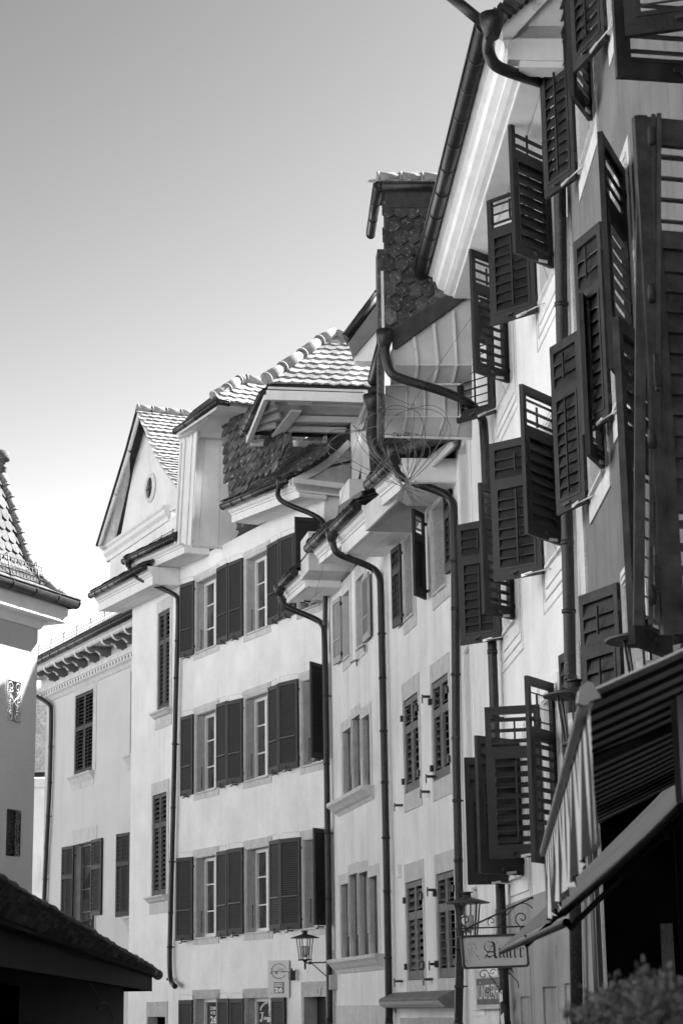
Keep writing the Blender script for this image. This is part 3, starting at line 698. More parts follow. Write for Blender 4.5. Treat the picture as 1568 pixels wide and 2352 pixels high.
# sliver of a house beyond, hung with scale tiles
hb_ = thing('scale_tiled_house', 'sliver of a far white house hung with pale scale tiles, behind the leftmost pipe', 'house', (-11, 72, 0))
wz = atY((95, 1790), 70).z; XL = atY((60, 1800), 70).x; XR = atY((122, 1800), 70).x+3
mb = MB(); mb.hexa([V(p) for p in ((XL-4,70,0), (XR,70,0), (XR,78,0), (XL-4,78,0), (XL-4,70,wz), (XR,70,wz), (XR,78,wz), (XL-4,78,wz))]); obj('wall', mb, M['plaster'], hb_)
pl = Pl(V((XL-4, 69.8, wz+.15)), V((XR, 69.8, wz+.15)), V((XL-4, 71.2, wz+3)))
obj('tile_hanging', tiles(MB(), pl, [(0, 0), (XR-XL+4, 0), (XR-XL+4, 3.8), (0, 3.8)], tw=.2, ex=.17, shape='hex', lift=.05), M['tile_sunlit'], hb_)
gutter(hb_, [V((XL-4, 69.6, wz+.12)), V((XR, 69.6, wz+.12))], .09)
mb = MB(); mb.hexa([V(p) for p in ((XL-4,69.7,wz-.3), (XR,69.7,wz-.3), (XR,70,wz-.3), (XL-4,70,wz-.3), (XL-4,69.7,wz), (XR,69.7,wz), (XR,70,wz), (XL-4,70,wz))]); obj('cornice', mb, M['white'], hb_)
for y0, y1 in ((2005, 2022), (2095, 2115)):
    a, b = atY((104, y0), 69.9), atY((112, y1), 69.9); mb = MB(); mb.hexa([V(p) for p in ((a.x,69.75,b.z),(b.x,69.75,b.z),(b.x,69.99,b.z),(a.x,69.99,b.z),(a.x,69.75,a.z),(b.x,69.75,a.z),(b.x,69.99,a.z),(a.x,69.99,a.z))]); obj('lamp_box', mb, M['shut_dark'], hb_)
# ================================================================ house with the stepped stone lights
h3 = thing('town_house', 'narrow white house with stepped stone mullioned windows between two dark pipes', 'house', F3.W(E3/2, 0, 0), 'row houses along the right side of the street')
def lights(f, house, z, ls, ztop_extra, rev=.3, stops=True):
    """ls = [(xl, xr, ytop_l, ytop_r, ybot_l, ybot_r)], a row of narrow stone lights"""
    ops = [f.rect(z, (l[0], l[2], l[4]), (l[1], l[3], l[5])) for l in ls]
    hb = sum(o[2] for o in ops)/len(ops)
    ops = [(o[0], o[1], hb, o[3]) for o in ops]
    amin = min(o[0] for o in ops); amax = max(o[1] for o in ops); hmax = max(o[3] for o in ops)
    f.holes.append((amin-.1, amax+.1, hb-.02, hmax+.0))
    mb = MB(); rev = .15
    so = sorted(ops)
    edges = [amin-.17]+[(so[i][1]+so[i+1][0])/2 for i in range(len(so)-1)]+[amax+.17]
    for i, o in enumerate(so):
        f.box(mb, edges[i], edges[i+1], -rev, .014, o[3], o[3]+ztop_extra)
    f.box(mb, amin-.17, amin, -rev, .012, hb-.02, so[0][3]); f.box(mb, amax, amax+.17, -rev, .012, hb-.02, so[-1][3])
    for i in range(len(so)-1):
        top = max(so[i][3], so[i+1][3]); lo = min(so[i][3], so[i+1][3])
        f.box(mb, so[i][1], so[i+1][0], -rev, .0, hb, top-.002)
        if stops:
            am = (so[i][1]+so[i+1][0])/2; f.box(mb, am-.016, am+.016, 0, .025, hb+.4, lo)
    if hmax > min(o[3] for o in ops)+.05:
        for i, o in enumerate(so):
            f.box(mb, edges[i]+.001, edges[i+1]-.001, -rev+.01, 0, o[3]+ztop_extra-.001, hmax+.01) if o[3]+ztop_extra < hmax else None
    w = obj('window', mb, M['stone_pale'], house)
    for o in so:
        pn = MB().poly([f.W(o[0],-rev+.04,o[2]), f.W(o[1],-rev+.04,o[2]), f.W(o[1],-rev+.04,o[3]), f.W(o[0],-rev+.04,o[3])]); obj('pane', pn, M['pane_lit'], w)
        mb = MB()    # inner splay with a stopped hollow on the far side
        a = o[1]
        for q in range(7):       # hollow chamfer that dies into the jamb with a curve
            t = q/7; f.box(mb, a-.012-.05*(1-math.cos(t*math.pi/2)), a-.001, -rev+.05, -.02-.05*t, hb+.42-.06*q, hb+.48-.06*q)
        f.box(mb, a-.012, a-.001, -rev+.05, -.02, hb+.48, o[3]-.02); f.box(mb, o[0], o[1], -rev+.045, -.06, hb, hb+.02); obj('mullion_splay', mb, M['stone'], w)
    return ops, hb, amin, amax, w
o3, hb3, am0, am1, _ = lights(F3, h3, zL, [(270,332,1045,1022,1625,1612), (336,405,965,942,1620,1606), (410,482,950,928,1612,1598), (488,560,985,960,1605,1590)], .2)
mb = MB(); F3.ext(mb, [(0, 0), (.2, 0), (.2, -.06), (.15, -.1), (.1, -.16), (.05, -.2), (.02, -.26), (0, -.28)], am0-.5, am1+.55, hb3); obj('window_sill', mb, M['stone_pale'], h3)
o3b, hb3b, bm0, bm1, _ = lights(F3, h3, zL, [(286,352,-160,-214,372,345), (360,418,-268,-309,340,312), (436,498,-273,-314,303,272)], .2)
mb = MB(); F3.ext(mb, [(0, 0), (.24, 0), (.24, -.07), (.18, -.11), (.11, -.17), (.05, -.2), (.02, -.24), (0, -.26)], bm0-.3, bm1+.6, hb3b); obj('window_sill', mb, M['stone_pale'], h3)
for l, r_, wl in (((318,935,1505), (374,880,1462), .1), ((432,800,1412), (500,745,1365), .1)):
    op = F3.rect(zK, l, r_); window(F3, h3, op, w=(.12, .16, .28, .2), rev=.3, style='plain', sm='stone_pale', fm='white', mould=False)
shutter(F3, h3, zK(296,1500), zK(232,1575), zK(292,935), .5, 'fine', 'shut_pale', 0, 60, 'hinge', stay=False, hand=False)
shutter(F3, h3, zK(488,1352), zK(582,1298), zK(482,790), .55, 'fine', 'shut_pale', 120, 178, 'hinge', stay=False, hand=False)
for z in ((430,1495), (500,1370)): 
    q = F3.D(zK(*z), .05); mb = MB(); mb.beam(q, q+F3.u*.35+F3.n*.05, .02, .03); mb.beam(q, q-UP*.12, .02, .02); obj('shutter_catch', mb, M['iron'], h3)
mb = MB(); F3.box(mb, -.2, E3-.1, .0, .03, 0, F3.ah(zL(400, 1990))[1]); obj('plinth', mb, M['stone_pale'], h3)
F3.wall(h3, M['plaster3'], 0, E3, 0, 10.0)
mb = MB(); F3.box(mb, -.28, .3, -.02, .06, 0, 9.8); obj('corner_pilaster', mb, M['plaster'], h3)
# stepped eaves
s1 = eave(F3, h3, zI(1040, 668), zI(900, 800), dg=.95, drop=.3, boards=2)
s2 = eave(F3, h3, zI(1330, 312), zI(1145, 482), dg=.98, drop=.3, boards=2)
s3 = eave(F3, h3, zK(430, 165), zK(195, 398), dg=1.0, drop=.42, boards=2)
print('h3 eaves', s1, s2, s3)
for s_, e_ in ((s1, s2), (s2, s3)):
    mb = MB(); z0 = s_[3]; F3.box(mb, s_[0]-.9, s_[0], -.1, .82, z0-.28, z0+.5); obj('eaves_box', mb, M['cream'], h3)
fx = F3.D(zF(475,1670), .98)
mb = MB(); mb.slab([F3.D(zE(1282,960), 1.0), F3.D(zE(1395,885), 1.0), F3.D(zE(1395,905), 1.0), F3.D(zE(1282,1010), 1.0)], -F3.n*.04); obj('gutter_shield', mb, M['copper'], h3)
pipe(h3, [F3.D(zI(925,812), .95), F3.D(zI(935,900), .92), F3.D(zI(985,950), .8), F3.D(zI(1235,1045), .15), F3.D(zI(1268,1100), .12), F3.D((745,1440), .12), F3.D((750,1760), .12), F3.D((754,2070), .12), F3.D((757,2352), .12)], .062, funnel=True, f=F3)
pipe(h3, [F3.D(zK(215,420), 1.0), F3.D(zK(232,540), .97), F3.D(zK(290,590), .85), F3.D(zK(570,690), .2), F3.D(zK(632,770), .12), F3.D(zK(637,880), .12), F3.D((878,1560), .12), F3.D((883,1800), .12), F3.D((888,2050), .12), F3.D((893,2352), .12)], .062, funnel=True, f=F3)
pipe(h3, [F3.D((748,1330), .1), F3.D((746,1440), .1), F3.D((745,1500), .1)], .05, clamps=False)
# hoist dormer with the sunny hip, on the far end of this roof
C0 = F3.D(zE(918, 415), 1.55); ca, cd, chh = F3.loc(C0)
C1 = F3.A(zE(1475, 432), ca); CF = F3.D(zE(818, 628), 1.55)
C1 = V((C1.x, C1.y, chh)); CF = V((CF.x, CF.y, chh)); print('D3', F3.loc(C0), F3.loc(C1), F3.loc(CF))
gutter(h3, [C0, C1], .06); gutter(h3, [C0, CF], .06, step=.4)
hd = obj('hoist_dormer', MB().slab([F3.A(zE(*p), ca+.08) for p in ((944,364), (1478,378), (1478,420), (918,412))], F3.u*.05), M['copper'], h3)
hs = chh-.12
def HP(x, y, h=hs): return F3.H(zE(x, y), h)
q4 = [HP(945,440), HP(1425,455), HP(1350,668), HP(862,652)]
mb = MB(); mb.slab([p+UP*.2 for p in q4], UP*.05); obj('roof_boards', mb, M['cream'], hd)
mb = MB()
def bar(a, b, w=.09, h=.14, z=0): mb.beam(HP(*a)+UP*z, HP(*b)+UP*z, w, h)
bar((935,440), (1430,455), .1, .2, .06); bar((935,440), (850,650), .1, .2, .06); bar((860,655), (1345,668), .1, .14, 0); bar((1428,455), (1348,668), .12, .16)
bar((1080,505), (985,628), .22, .05, .02); bar((1045,560), (1390,568), .1, .12, .1); bar((1020,605), (1365,614), .08, .12, .08); bar((1040,490), (1420,508), .04, .05, .12)
for a, b in (((905,530),(985,500)), ((885,580),(1000,545)), ((868,612),(985,590))): bar(a, b, .07, .12, .1)
for x in (970, 1150, 1330): bar((x, 452), (x-8, 478), .09, .1, .06)
for x in (1055, 1220): bar((x, 640), (x-4, 664), .09, .16, .0)
obj('eaves_timbers', mb, M['white'], hd)
mb = MB(); mb.slab([F3.A(zE(*p), ca+1.5) for p in ((1345,560), (1392,540), (1394,768), (1352,925))], F3.u*.1); mb.slab([F3.A(zE(*p), ca+1.3) for p in ((1395,600), (1425,590), (1440,880), (1398,900))], F3.u*.1); obj('dormer_post', mb, M['white'], hd)
mb = MB(); mb.slab([F3.A(zE(*p), ca+1.62) for p in ((1340,560), (1445,540), (1460,900), (1352,960))], F3.u*.1); obj('dormer_wall', mb, M['bracket'], hd)
P1 = F3.A(zE(944, 366), ca); pl = Pl(P1, P1-F3.n, P1+F3.u*.64+UP*.77)
wv = CF-C0; mid = wv*.5; bp = [C0+UP*.0, C1+UP*.0, C1+wv, CF]; rise = UP*(mid.length*1.2-.05)
mb = MB(); a_p, b_p = C0-F3.n*mid.length*.9+mid+rise, C1+mid+rise
for q in ((bp[0], bp[1], b_p, a_p), (bp[3], bp[2], b_p, a_p), (bp[0], bp[3], a_p), (bp[1], bp[2], b_p), tuple(p+UP*.11 for p in bp)): mb.poly(q)
obj('roof_body', mb, M['moss'], hd)
tile_px(h3, pl, [zE(*p) for p in ((944,366), (1010,318), (1100,252), (1180,190), (1265,132), (1335,158), (1400,195), (1480,250), (1480,378))], m='tile_pale', tw=.25, ex=.2, th=.018, lift=.032)
ridge(h3, [pl.hit(zE(*p))+pl.n*.03 for p in ((935,352), (1010,300), (1105,235), (1190,170), (1262,132))], .125, .62)
ridge(h3, [pl.hit(zE(*p))+pl.n*.03 for p in ((1262,132), (1345,150))], .1, .4)
# flared dark eave of the next dormer behind
Yb = pl.hit(zE(1400, 200)).y-1.5
def YP(x, y, dy=0): return atY(zF(x, y), Yb+dy)
gutter(h3, [YP(300,520), YP(560,175, 0)], .085, step=.5)
mb = MB(); mb.slab([YP(330,560), YP(560,250), YP(575,430), YP(365,675)], V((0, .3, 0))); obj('dormer_fascia', mb, M['bracket'], h3)
mb = MB(); mb.slab([YP(365,675, .1), YP(575,430, .1), YP(575,712, .1), YP(380,712, .1)], V((0, .3, 0))); obj('dormer_soffit', mb, M['white'], h3)
mb = MB(); mb.slab([YP(288,490, .1), YP(560,150, .1), YP(575,260, .1), YP(320,560, .1)], V((0, .3, 0))); obj('dormer_edge', mb, M['moss'], h3)
# ================================================================ house with the closed light shutters
h4 = thing('town_house', 'white house with closed grey shutters above a small metal porch roof', 'house', F4.W(E4/2, 0, 0), 'row houses along the right side of the street')
for l, r_ in (((845,450,1168), (925,395,1105)), ((1095,180,960), (1205,70,840))):
    op = F4.rect(zK, l, r_); window(F4, h4, op, w=(.1, .16, .16, .22), rev=.3, style='plain', sm='stone_pale' , fm='white', mould=True)
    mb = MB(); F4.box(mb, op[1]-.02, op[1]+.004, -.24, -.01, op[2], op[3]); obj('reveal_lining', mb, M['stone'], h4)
shutter(F4, h4, zK(825,1175), zK(745,1225), zK(822,470), .55, 'two', 'shut_dark', 0, 90, 'hinge', stay=False, hand=False, tilt=60)
shutter(F4, h4, zK(1028,975), zK(935,1005), zK(1022,215), .55, 'two', 'shut_dark', 60, 170, 'hinge', stay=False, hand=False, tilt=[60, 15])
shutter(F4, h4, zK(1262,700), zK(1205,755), zK(1260,-40), .5, 'two', 'shut_dark', 0, 70, 'hinge', stay=False, hand=False)
for z, l, r_, tl, md in ((zK, (846,1838,2665), (975,1778,2610), [42, 12], .31), (zK, (1092,1692,2562), (1238,1600,2490), [35, 30], .31), (zL, (790,1020,1797), (922,987,1786), [45, 45], .34), (zL, (1030,955,1780), (1175,915,1772), [12, 14], .32)):
    op = F4.rect(z, l, r_); print('h4', op)
    window(F4, h4, op, w=(.07, .1, .3, .3), rev=.14, style='none', sm='stone_pale', pm='black', mould=False, sill=False)
    closed_pair(F4, h4, op, 'shut_worn', tilt=tl, mid=md)
    for q in (.14, .82):
        for a in (op[0]-.03, op[1]+.03): mb = MB(); F4.box(mb, a-.03, a+.03, .0, .06, op[2]+(op[3]-op[2])*q-.05, op[2]+(op[3]-op[2])*q+.05); obj('shutter_hinge', mb, M['iron'], h4)
for p, s_ in (((1065,1815), zK), ((745,412), zL), ((955,305), zL), ((745,1800), zL), ((980,1785), zL), ((1000,185), zL), ((1010,1080), zL), ((1025,1665), zL)):
    q = F4.D(s_(*p), .02); mb = MB(); mb.beam(q-F4.n*.03, q+F4.n*.12, .03, .04); mb.beam(q+F4.n*.1, q+F4.n*.1+F4.u*.14, .025, .025); mb.beam(q+F4.n*.1+F4.u*.12-UP*.09, q+F4.n*.1+F4.u*.12+UP*.05, .02, .02); obj('shutter_catch', mb, M['iron'], h4)
q = F4.D(zK(848, 248), .004); obj('vent_hole', MB().poly(arc(q, F4.u, UP, .085, 0, 345, 20)), M['black'], h4)
q = F4.D(zL(738, 932), 0); mb = MB(); mb.hexa([q+F4.u*i*.05+F4.n*j*.07+UP*k*.1 for k in (-1, 1) for i, j in ((-1,0),(1,0),(1,1),(-1,1))]); obj('motion_sensor', mb, M['white'], h4)
F4.wall(h4, M['plaster'], 0, E4, 0, 9.75)
s4 = eave(F4, h4, zF(700, 1490), zF(480, 1690), dg=1.0, drop=.34, boards=2, asnap=(None, None)); print('h4 eave', s4)
# wide raking boarded eave from there up to the next house
q = [F4.D(zF(730,1480), .9), F4.D(zF(1135,1330), .35), F4.D(zF(1150,1385), .35), F4.D(zF(735,1560), .9)]
mb = MB(); k1, k2, k3 = F3.W(s3[0], .86, s3[2]-.42), F3.W(s3[0], .86, s3[2]+.02), F3.W(s3[0], .0, s3[2]-.42)
mb.slab([k2, q[1], q[2], k1], -F4.n*.04); obj('verge_board', mb, M['cream'], h4)
a4 = s4[0]
mb = MB(); W_ = [F4.D(zF(820,1735), .02), F4.D(zF(1000,1600), .02), F4.D(zF(1190,1400), .02)]; Q_ = [q[3], q[3].lerp(q[2], .5), q[2]]
mb.poly([k1, k1.lerp(q[2], .5), k3.lerp(W_[2], .5), k3]); mb.poly([k1.lerp(q[2], .5), q[2], W_[2], k3.lerp(W_[2], .5)]); obj('raking_soffit', mb, M['soffit_shaded'], h4)
pr = Pl(F4.D(zF(740,1425), .95), F4.D(zF(1130,1320), .38), F4.D(zF(740,1425), .95)-F4.n+UP*.5)
mb = MB(); mb.slab([pr.W(0,0), pr.W(2.6,0), pr.W(2.6,2.5), pr.W(0,2.5)], -pr.n*.05)
for k in range(12): mb.hexa([pr.W(.2*k+i*.1+.1, j, n_) for n_ in (0, .05) for i, j in ((-.95,-.07),(.95,-.07),(.95,.4),(-.95,.4))])
obj('roof_edge', mb, M['moss'], h4)
pipe(h4, [F4.D(zF(690,1440), .98), F4.D(zF(690,1560), .95), F4.D(zF(745,1640), .85), F4.D(zF(1095,1755), .2), F4.D(zF(1152,1830), .12), F4.D(zF(1158,1920), .12), F4.D((1045,1400), .12), F4.D((1046,1700), .12), F4.D((1052,1980), .12), F4.D((1056,2180), .12), F4.D((1052,2352), .14)], .062, funnel=True, f=F4)
# porch roof
ca0, ch0 = F4.ah(zL(700, 1890)); cb0, _h = F4.ah(zL(1190, 1850)); ptop = ch0
mb = MB(); F4.ext(mb, [(0, 0), (.03, 0), (.27, -.09), (.3, -.12), (.28, -.19), (.22, -.24), (.0, -.26)], ca0, cb0+.05, ptop); pc = obj('porch_roof', mb, M['zinc'], h4)
mb = MB(); F4.ext(mb, [(.28, -.17), (.3, -.15), (.285, -.195), (.225, -.245), (.21, -.23)], ca0+.02, cb0+.02, ptop); obj('porch_edge', mb, M['steel'], pc)
op = F4.rect(zL, (755,2140,2600), (890,2140,2600)); window(F4, h4, op, w=(.1, .1, .1, .1), style='none', pm='black', sm='stone', mould=False)
op = F4.rect(zL, (900,2140,2600), (1150,2140,2600)); window(F4, h4, op, w=(.05, .1, .1, .1), style='none', pm='black', sm='stone', mould=False)
# ================================================================ house with the deep white cornice
h5 = thing('town_house', 'white house with a long moulded cornice and a shingled tower dormer', 'house', F5.W(E5/2, 0, 0), 'row houses along the right side of the street')
pairs5 = [
 [((zB,650,375),(zB,365,465),(zA,612,958)), ((zA,930,1310),(zA,745,1235),(zA,712,535))],
 [((zC,690,655),(zC,385,710),(zB,375,1205)), ((zC,805,480),(zC,580,405),(zB,543,825))],
 [((zB,387,1008),(zB,152,1078),(zB,135,362)), ((zB,470,820),(zB,252,748),(zA,533,1212))],
 [((zC,425,1070),(zC,172,1105),(zC,157,350)), ((zC,503,945),(zC,310,905),(zC,290,82))],
 [((zD,470,1018),(zD,215,1022),(zD,188,222)), ((zD,560,962),(zD,288,945),(zD,258,82))],
 [((zD,700,845),(zD,352,858),(zC,318,1497)), ((zD,790,900),(zD,622,880),(zC,592,1295))],
]
def px(t): return t[0](t[1], t[2])
def do_pair(f, house, A, B, L0, m, ta=66, tb=66, grid=False, floor=None):
    r1 = shutter(f, house, px(A[0]), px(A[1]), px(A[2]), L0, 'two', m, 5, 88, tilt=ta, rodside=1)
    r2 = shutter(f, house, px(B[0]), px(B[1]), px(B[2]), L0, 'two', m, 92, 175, tilt=tb, rodside=-1) if B else None
    print('pair', [round(x, 2) for x in r1], [round(x, 2) for x in r2] if r2 else None)
    return r1, r2
for i, (A, B) in enumerate(pairs5):
    ta, tb = [([52, 40], [52, 12]), (52, [52, 46]), ([30, 52], [5, 46]), (52, [42, 46]), (50, 50), ([40, 30], [40, 15])][i]
    r1, r2 = do_pair(F5, h5, A, B, .62, 'shut_dark', ta, tb)
    h0_, h1_ = (r1[1]+r2[1])/2+.04, (r1[1]+r1[4]+r2[1]+r2[4])/2-.05; a1_ = r1[0]-.05; a0_ = r2[0]+.05
    if a1_-a0_ < .5: m_ = (a0_+a1_)/2; a0_, a1_ = m_-.45, m_+.45
    window(F5, h5, (a0_, a1_, h0_, h1_), w=(.18, .18, .2, .2), rev=.22, style='six', sm='white', fm='white', mould=True)
    mb = MB()
    for o_, e in ((.3, .012), (.42, .008)):
        F5.box(mb, a0_-o_, a1_+o_, 0, e, h0_-o_-.02, h0_-o_); F5.box(mb, a0_-o_, a0_-o_+.02, 0, e, h0_-o_, h1_+.25); F5.box(mb, a1_+o_-.02, a1_+o_, 0, e, h0_-o_, h1_+.25)
    obj('plaster_band', mb, M['stone_pale'], h5)
# the flat strip with tall white frames beyond the pipe
for z, l, r_ in ((zF, (1225,1420,2300), (1285,1260,2300)), (zC, (212,1110,2000), (250,1110,2000)), (zD, (262,1040,1800), (300,1040,1800))):
    op = F5.rect(z, l, r_); op = (op[0], op[0]+max(.5, op[1]-op[0]), op[2], op[3]); print('strip', op)
    window(F5, h5, op, w=(.2, .25, .3, .1), rev=.22, style='plain', sm='white', fm='white', mould=True)
for op in (F5.rect(zO, (945,870,1500), (1090,845,1500)), F5.rect(zT, (210,1190,1900), (345,1170,1900)), F5.rect(zT, (425,1160,1900), (605,1125,1900))):
    print('gf', op); window(F5, h5, (op[0], op[1], .1, op[3]), w=(.1, .1, .42, .05), rev=.22, style='none', sm='shaded_base', pm='shut_dark', mould=False, sill=False)
F5.wall(h5, M['plaster'], 0, E5, 0, 11.6)
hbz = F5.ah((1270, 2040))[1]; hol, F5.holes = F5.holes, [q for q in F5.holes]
_o = F5.o; F5.o = F5.o+F5.n*.012; F5.wall(h5, M['shaded_base'], .02, E5-3.4, 0, hbz, depth=.02, name='shaded_base_strip'); F5.o = _o  # darker strip: awning and narrow-street shade painted into the wall colour
g0, g1 = F5.loc(F5.D(zA(600, 120), .95)), F5.loc(F5.D(zA(290, 1335), .95)); print('h5 gutter', g0, g1); zg = (g0[2]+g1[2])/2
gutter(h5, [F5.W(g0[0], .95, g0[2]), F5.W(g1[0], .95, g1[2])], .082, step=.62)
mb = MB(); F5.ext(mb, [(0, .05), (.86, .05), (.86, -.03), (.8, -.05), (.8, -.1), (.76, -.12), (.74, -.2), (.66, -.24), (.66, -.27), (.6, -.3), (.54, -.31), (.54, -.335), (0, -.335)], g0[0]+.1, g1[0], g0[2], g1[2]); co5 = obj('cornice', mb, M['white'], h5)
mb = MB()
for d0, d1 in ((.02, .285), (.3, .53)): F5.ext(mb, [(d0, -.336), (d1, -.336), (d1, -.346), (d0, -.346)], g0[0]+.3, g1[0]-.02, g0[2], g1[2])
obj('soffit', mb, M['white'], co5)
mb = MB(); a = g0[0]+.1
for q in ((-.02, .12, .72, -.33, -.1), (.0, .2, .6, -.4, -.33)): F5.box(mb, a+q[0], a+q[1], 0, q[2], g0[2]+q[3], g0[2]+q[4])
obj('cornice_return', mb, M['white'], co5)
vb = [F5.A(zA(*p), g0[0]+.02) for p in ((672,78), (720,60), (900,-80), (980,-80), (740,178), (690,182))]
mb = MB(); mb.slab(vb, F5.u*.05); obj('verge_board', mb, M['cream'], h5)
vb = [F5.A(zA(*p), g0[0]+.1) for p in ((690,180), (990,-90), (1000,240), (745,200))]
mb = MB(); mb.slab(vb, F5.u*.05); obj('gable_plaster', mb, M['cream'], h5)
mb = MB(); mb.slab([F5.A(zA(*p), g0[0]-.05) for p in ((640,92), (655,72), (720,18), (800,-60), (980,-120), (900,-70), (720,62), (672,84))], F5.u*.5)
for k in range(7):
    x, y = 640+k*28, 92-k*24; q = F5.A(zA(x+6, y-4), g0[0]-.08); mb.beam(q, q+F5.u*.5, .16, .05, up=V((.6, 0, .8)))
obj('roof_edge', mb, M['moss'], h5)
mb = MB(); F5.ext(mb, [(.98, .1), (.98, .04), (-5, 4.4), (-5, 4.5)], g0[0]+.6, g1[0], g0[2], g1[2]); obj('roof', mb, M['moss'], h5)
pipe(h5, [F5.D(zA(635,130), .95), F5.D(zA(612,230), .93), F5.D(zA(640,315), .87), F5.D(zA(720,352), .7), F5.D(zA(905,408), .25), F5.D(zA(965,450), .12), F5.D(zA(968,600), .12), F5.D((1285,500), .12), F5.D((1292,900), .12), F5.D((1302,1250), .12), F5.D((1310,1560), .12), F5.D((1324,2352), .12)], .062, funnel=True, f=F5)
pipe(h5, [F5.D((1301,500), .05), F5.D((1308,900), .05), F5.D((1320,1300), .05), F5.D((1332,1700), .05)], .022, name='cable_pipe', m='stone_pale', clamps=False)
mb = MB(); F5.box(mb, -.18, .1, -.1, .035, 0, 11.3); obj('corner_strip', mb, M['stone_pale'], h5)
# tall shingled dormer closing the cornice
at = g1[0]+.05; print('at', at)
def TA(z, x, y, da=0): return F5.A(z(x, y), at+da)
t5 = obj('tower_dormer', MB().slab([TA(zA,*p) for p in ((110,1010), (600,1010), (600,1380), (545,1400), (205,1590), (112,1700))], F5.u*.08), M['slate'], h5)
pl = Pl(TA(zA,110,1590), TA(zA,110,1590)-F5.n, TA(zA,112,1010))
obj('shingle_cladding', tiles(MB(), pl, [pl.uv(TA(zA,*p)) for p in ((112,1012), (600,1012), (600,1380), (545,1400), (205,1590), (112,1700))], tw=.165, ex=.185, th=.02, shape='point', lift=.035, jit=.01), M['slate'], t5)
mb = MB(); mb.slab([TA(zA,*p, -.04) for p in ((118,925), (600,925), (600,1012), (122,1012))], F5.u*.06); obj('fascia', mb, M['darkwood'], t5)
q0, q1 = TA(zA,82,905,-.12), TA(zA,600,905,-.12); q1.z = q0.z
gutter(h5, [q0, q1], .055, step=.5)
qf = F5.D(zA(45, 1145), F5.loc(q0)[1]); gutter(h5, [q0, qf], .055, step=.4)
mb = MB(); mb.slab([TA(zA,95,915,-.06), TA(zA,600,900,-.06), TA(zA,600,872,.2), TA(zA,95,872,.2)], F5.u*.6)
obj('dormer_roof', mb, M['moss'], t5)
plr = Pl(q0+UP*.04, q1+UP*.04, q0+F5.u*.9+UP*.44)
obj('roof_tiles', tiles(MB(), plr, [(0,0), (2.8,0), (2.8,.9), (0,.9)], tw=.17, ex=.12, shape='point', lift=.04), M['tile_pale'], t5)
ridge(h5, [plr.W(.0,.22,.05), plr.W(2.6,.22,.05)], .085, .3)
mb = MB(); mb.slab([TA(zA,*p,.02) for p in ((78,1215), (112,1215), (112,2130), (85,2130))], F5.u*.3); obj('dormer_edge', mb, M['slate'], t5)
mb = MB(); mb.slab([TA(zF,*p,-.02) for p in ((583,0), (602,0), (612,520), (590,520))], F5.u*.1); obj('edge_strip', mb, M['cream'], t5)
mb = MB(); mb.slab([TA(zF,*p,-.05) for p in ((668,470), (1300,62), (1300,175), (700,612), (675,600))], F5.u*.08); obj('barge_board', mb, M['darkwood'], t5)
up1 = [TA(zF,*p,.02) for p in ((670,615), (1300,160), (1300,742), (700,742))]; kk = [TA(zF,*p,.35) for p in ((1300,893), (655,905))]
mb = MB(); mb.poly(up1); mb.poly([up1[3], up1[2], kk[0], kk[1]]); mb.poly([up1[0], up1[3], kk[1], TA(zF,655,640,.3)])
lo = [TA(zF,*p,.36) for p in ((615,905), (1300,895), (1300,1152), (615,1152))]; l2 = [TA(zF,*p,.75) for p in ((1300,1325), (600,1300))]
mb.poly(lo); mb.poly([lo[3], lo[2], l2[0], l2[1]]); obj('sheet_cladding', mb, M['panel'], t5)
mb = MB()
def seam(a, b, da, db, w=.035, h=.03): mb.beam(TA(zF,*a,da), TA(zF,*b,db), w, h, up=F5.u)
for xt, xm, xb in ((855,868,845), (1012,1030,990), (1165,1175,1140)):
    seam((xt-15, 1000 if 0 else 620-(xt-700)*.65), (xm, 742), .0, .0); seam((xm, 742), (xb, 893), .0, .33)
for xm, xb in ((780,750), (925,885), (1080,1025), (1205,1165)): seam((xm, 905), (xm, 1152), .34, .34, .02, .03); seam((xm, 1152), (xb, 1310), .34, .73, .02, .03)
seam((690,742), (1300,742), .0, .0, .015, .02); seam((655,903), (1300,893), .32, .32, .03, .03); seam((600,1305), (1300,1325), .72, .72, .03, .03); seam((610,1152), (1300,1152), .34, .34, .012, .02)
obj('cladding_seams', mb, M['cream'], t5)
pipe(h5, [TA(zF,612,540,-.12), TA(zF,618,700,-.12), TA(zF,650,800,-.12), TA(zF,720,848,-.12), TA(zF,1180,980,-.12), F5.D((1106,948), .14), F5.D((1112,1000), .12), F5.D((1121,1250), .12), F5.D((1130,1500), .12), F5.D((1140,1800), .12), F5.D((1150,2100), .12), F5.D((1160,2352), .12)], .06, funnel=True, f=F5)
gutter(h5, [TA(zF,605,560,-.1), TA(zF,560,720,-.0)+F5.u*.8], .07)
pipe(h5, [TA(zF,528,1050,1.2), TA(zF,520,1200,1.2), TA(zF,505,1340,1.2), TA(zF,560,1450,1.2), TA(zF,600,1480,1.2)], .08, funnel=True, clamps=False)
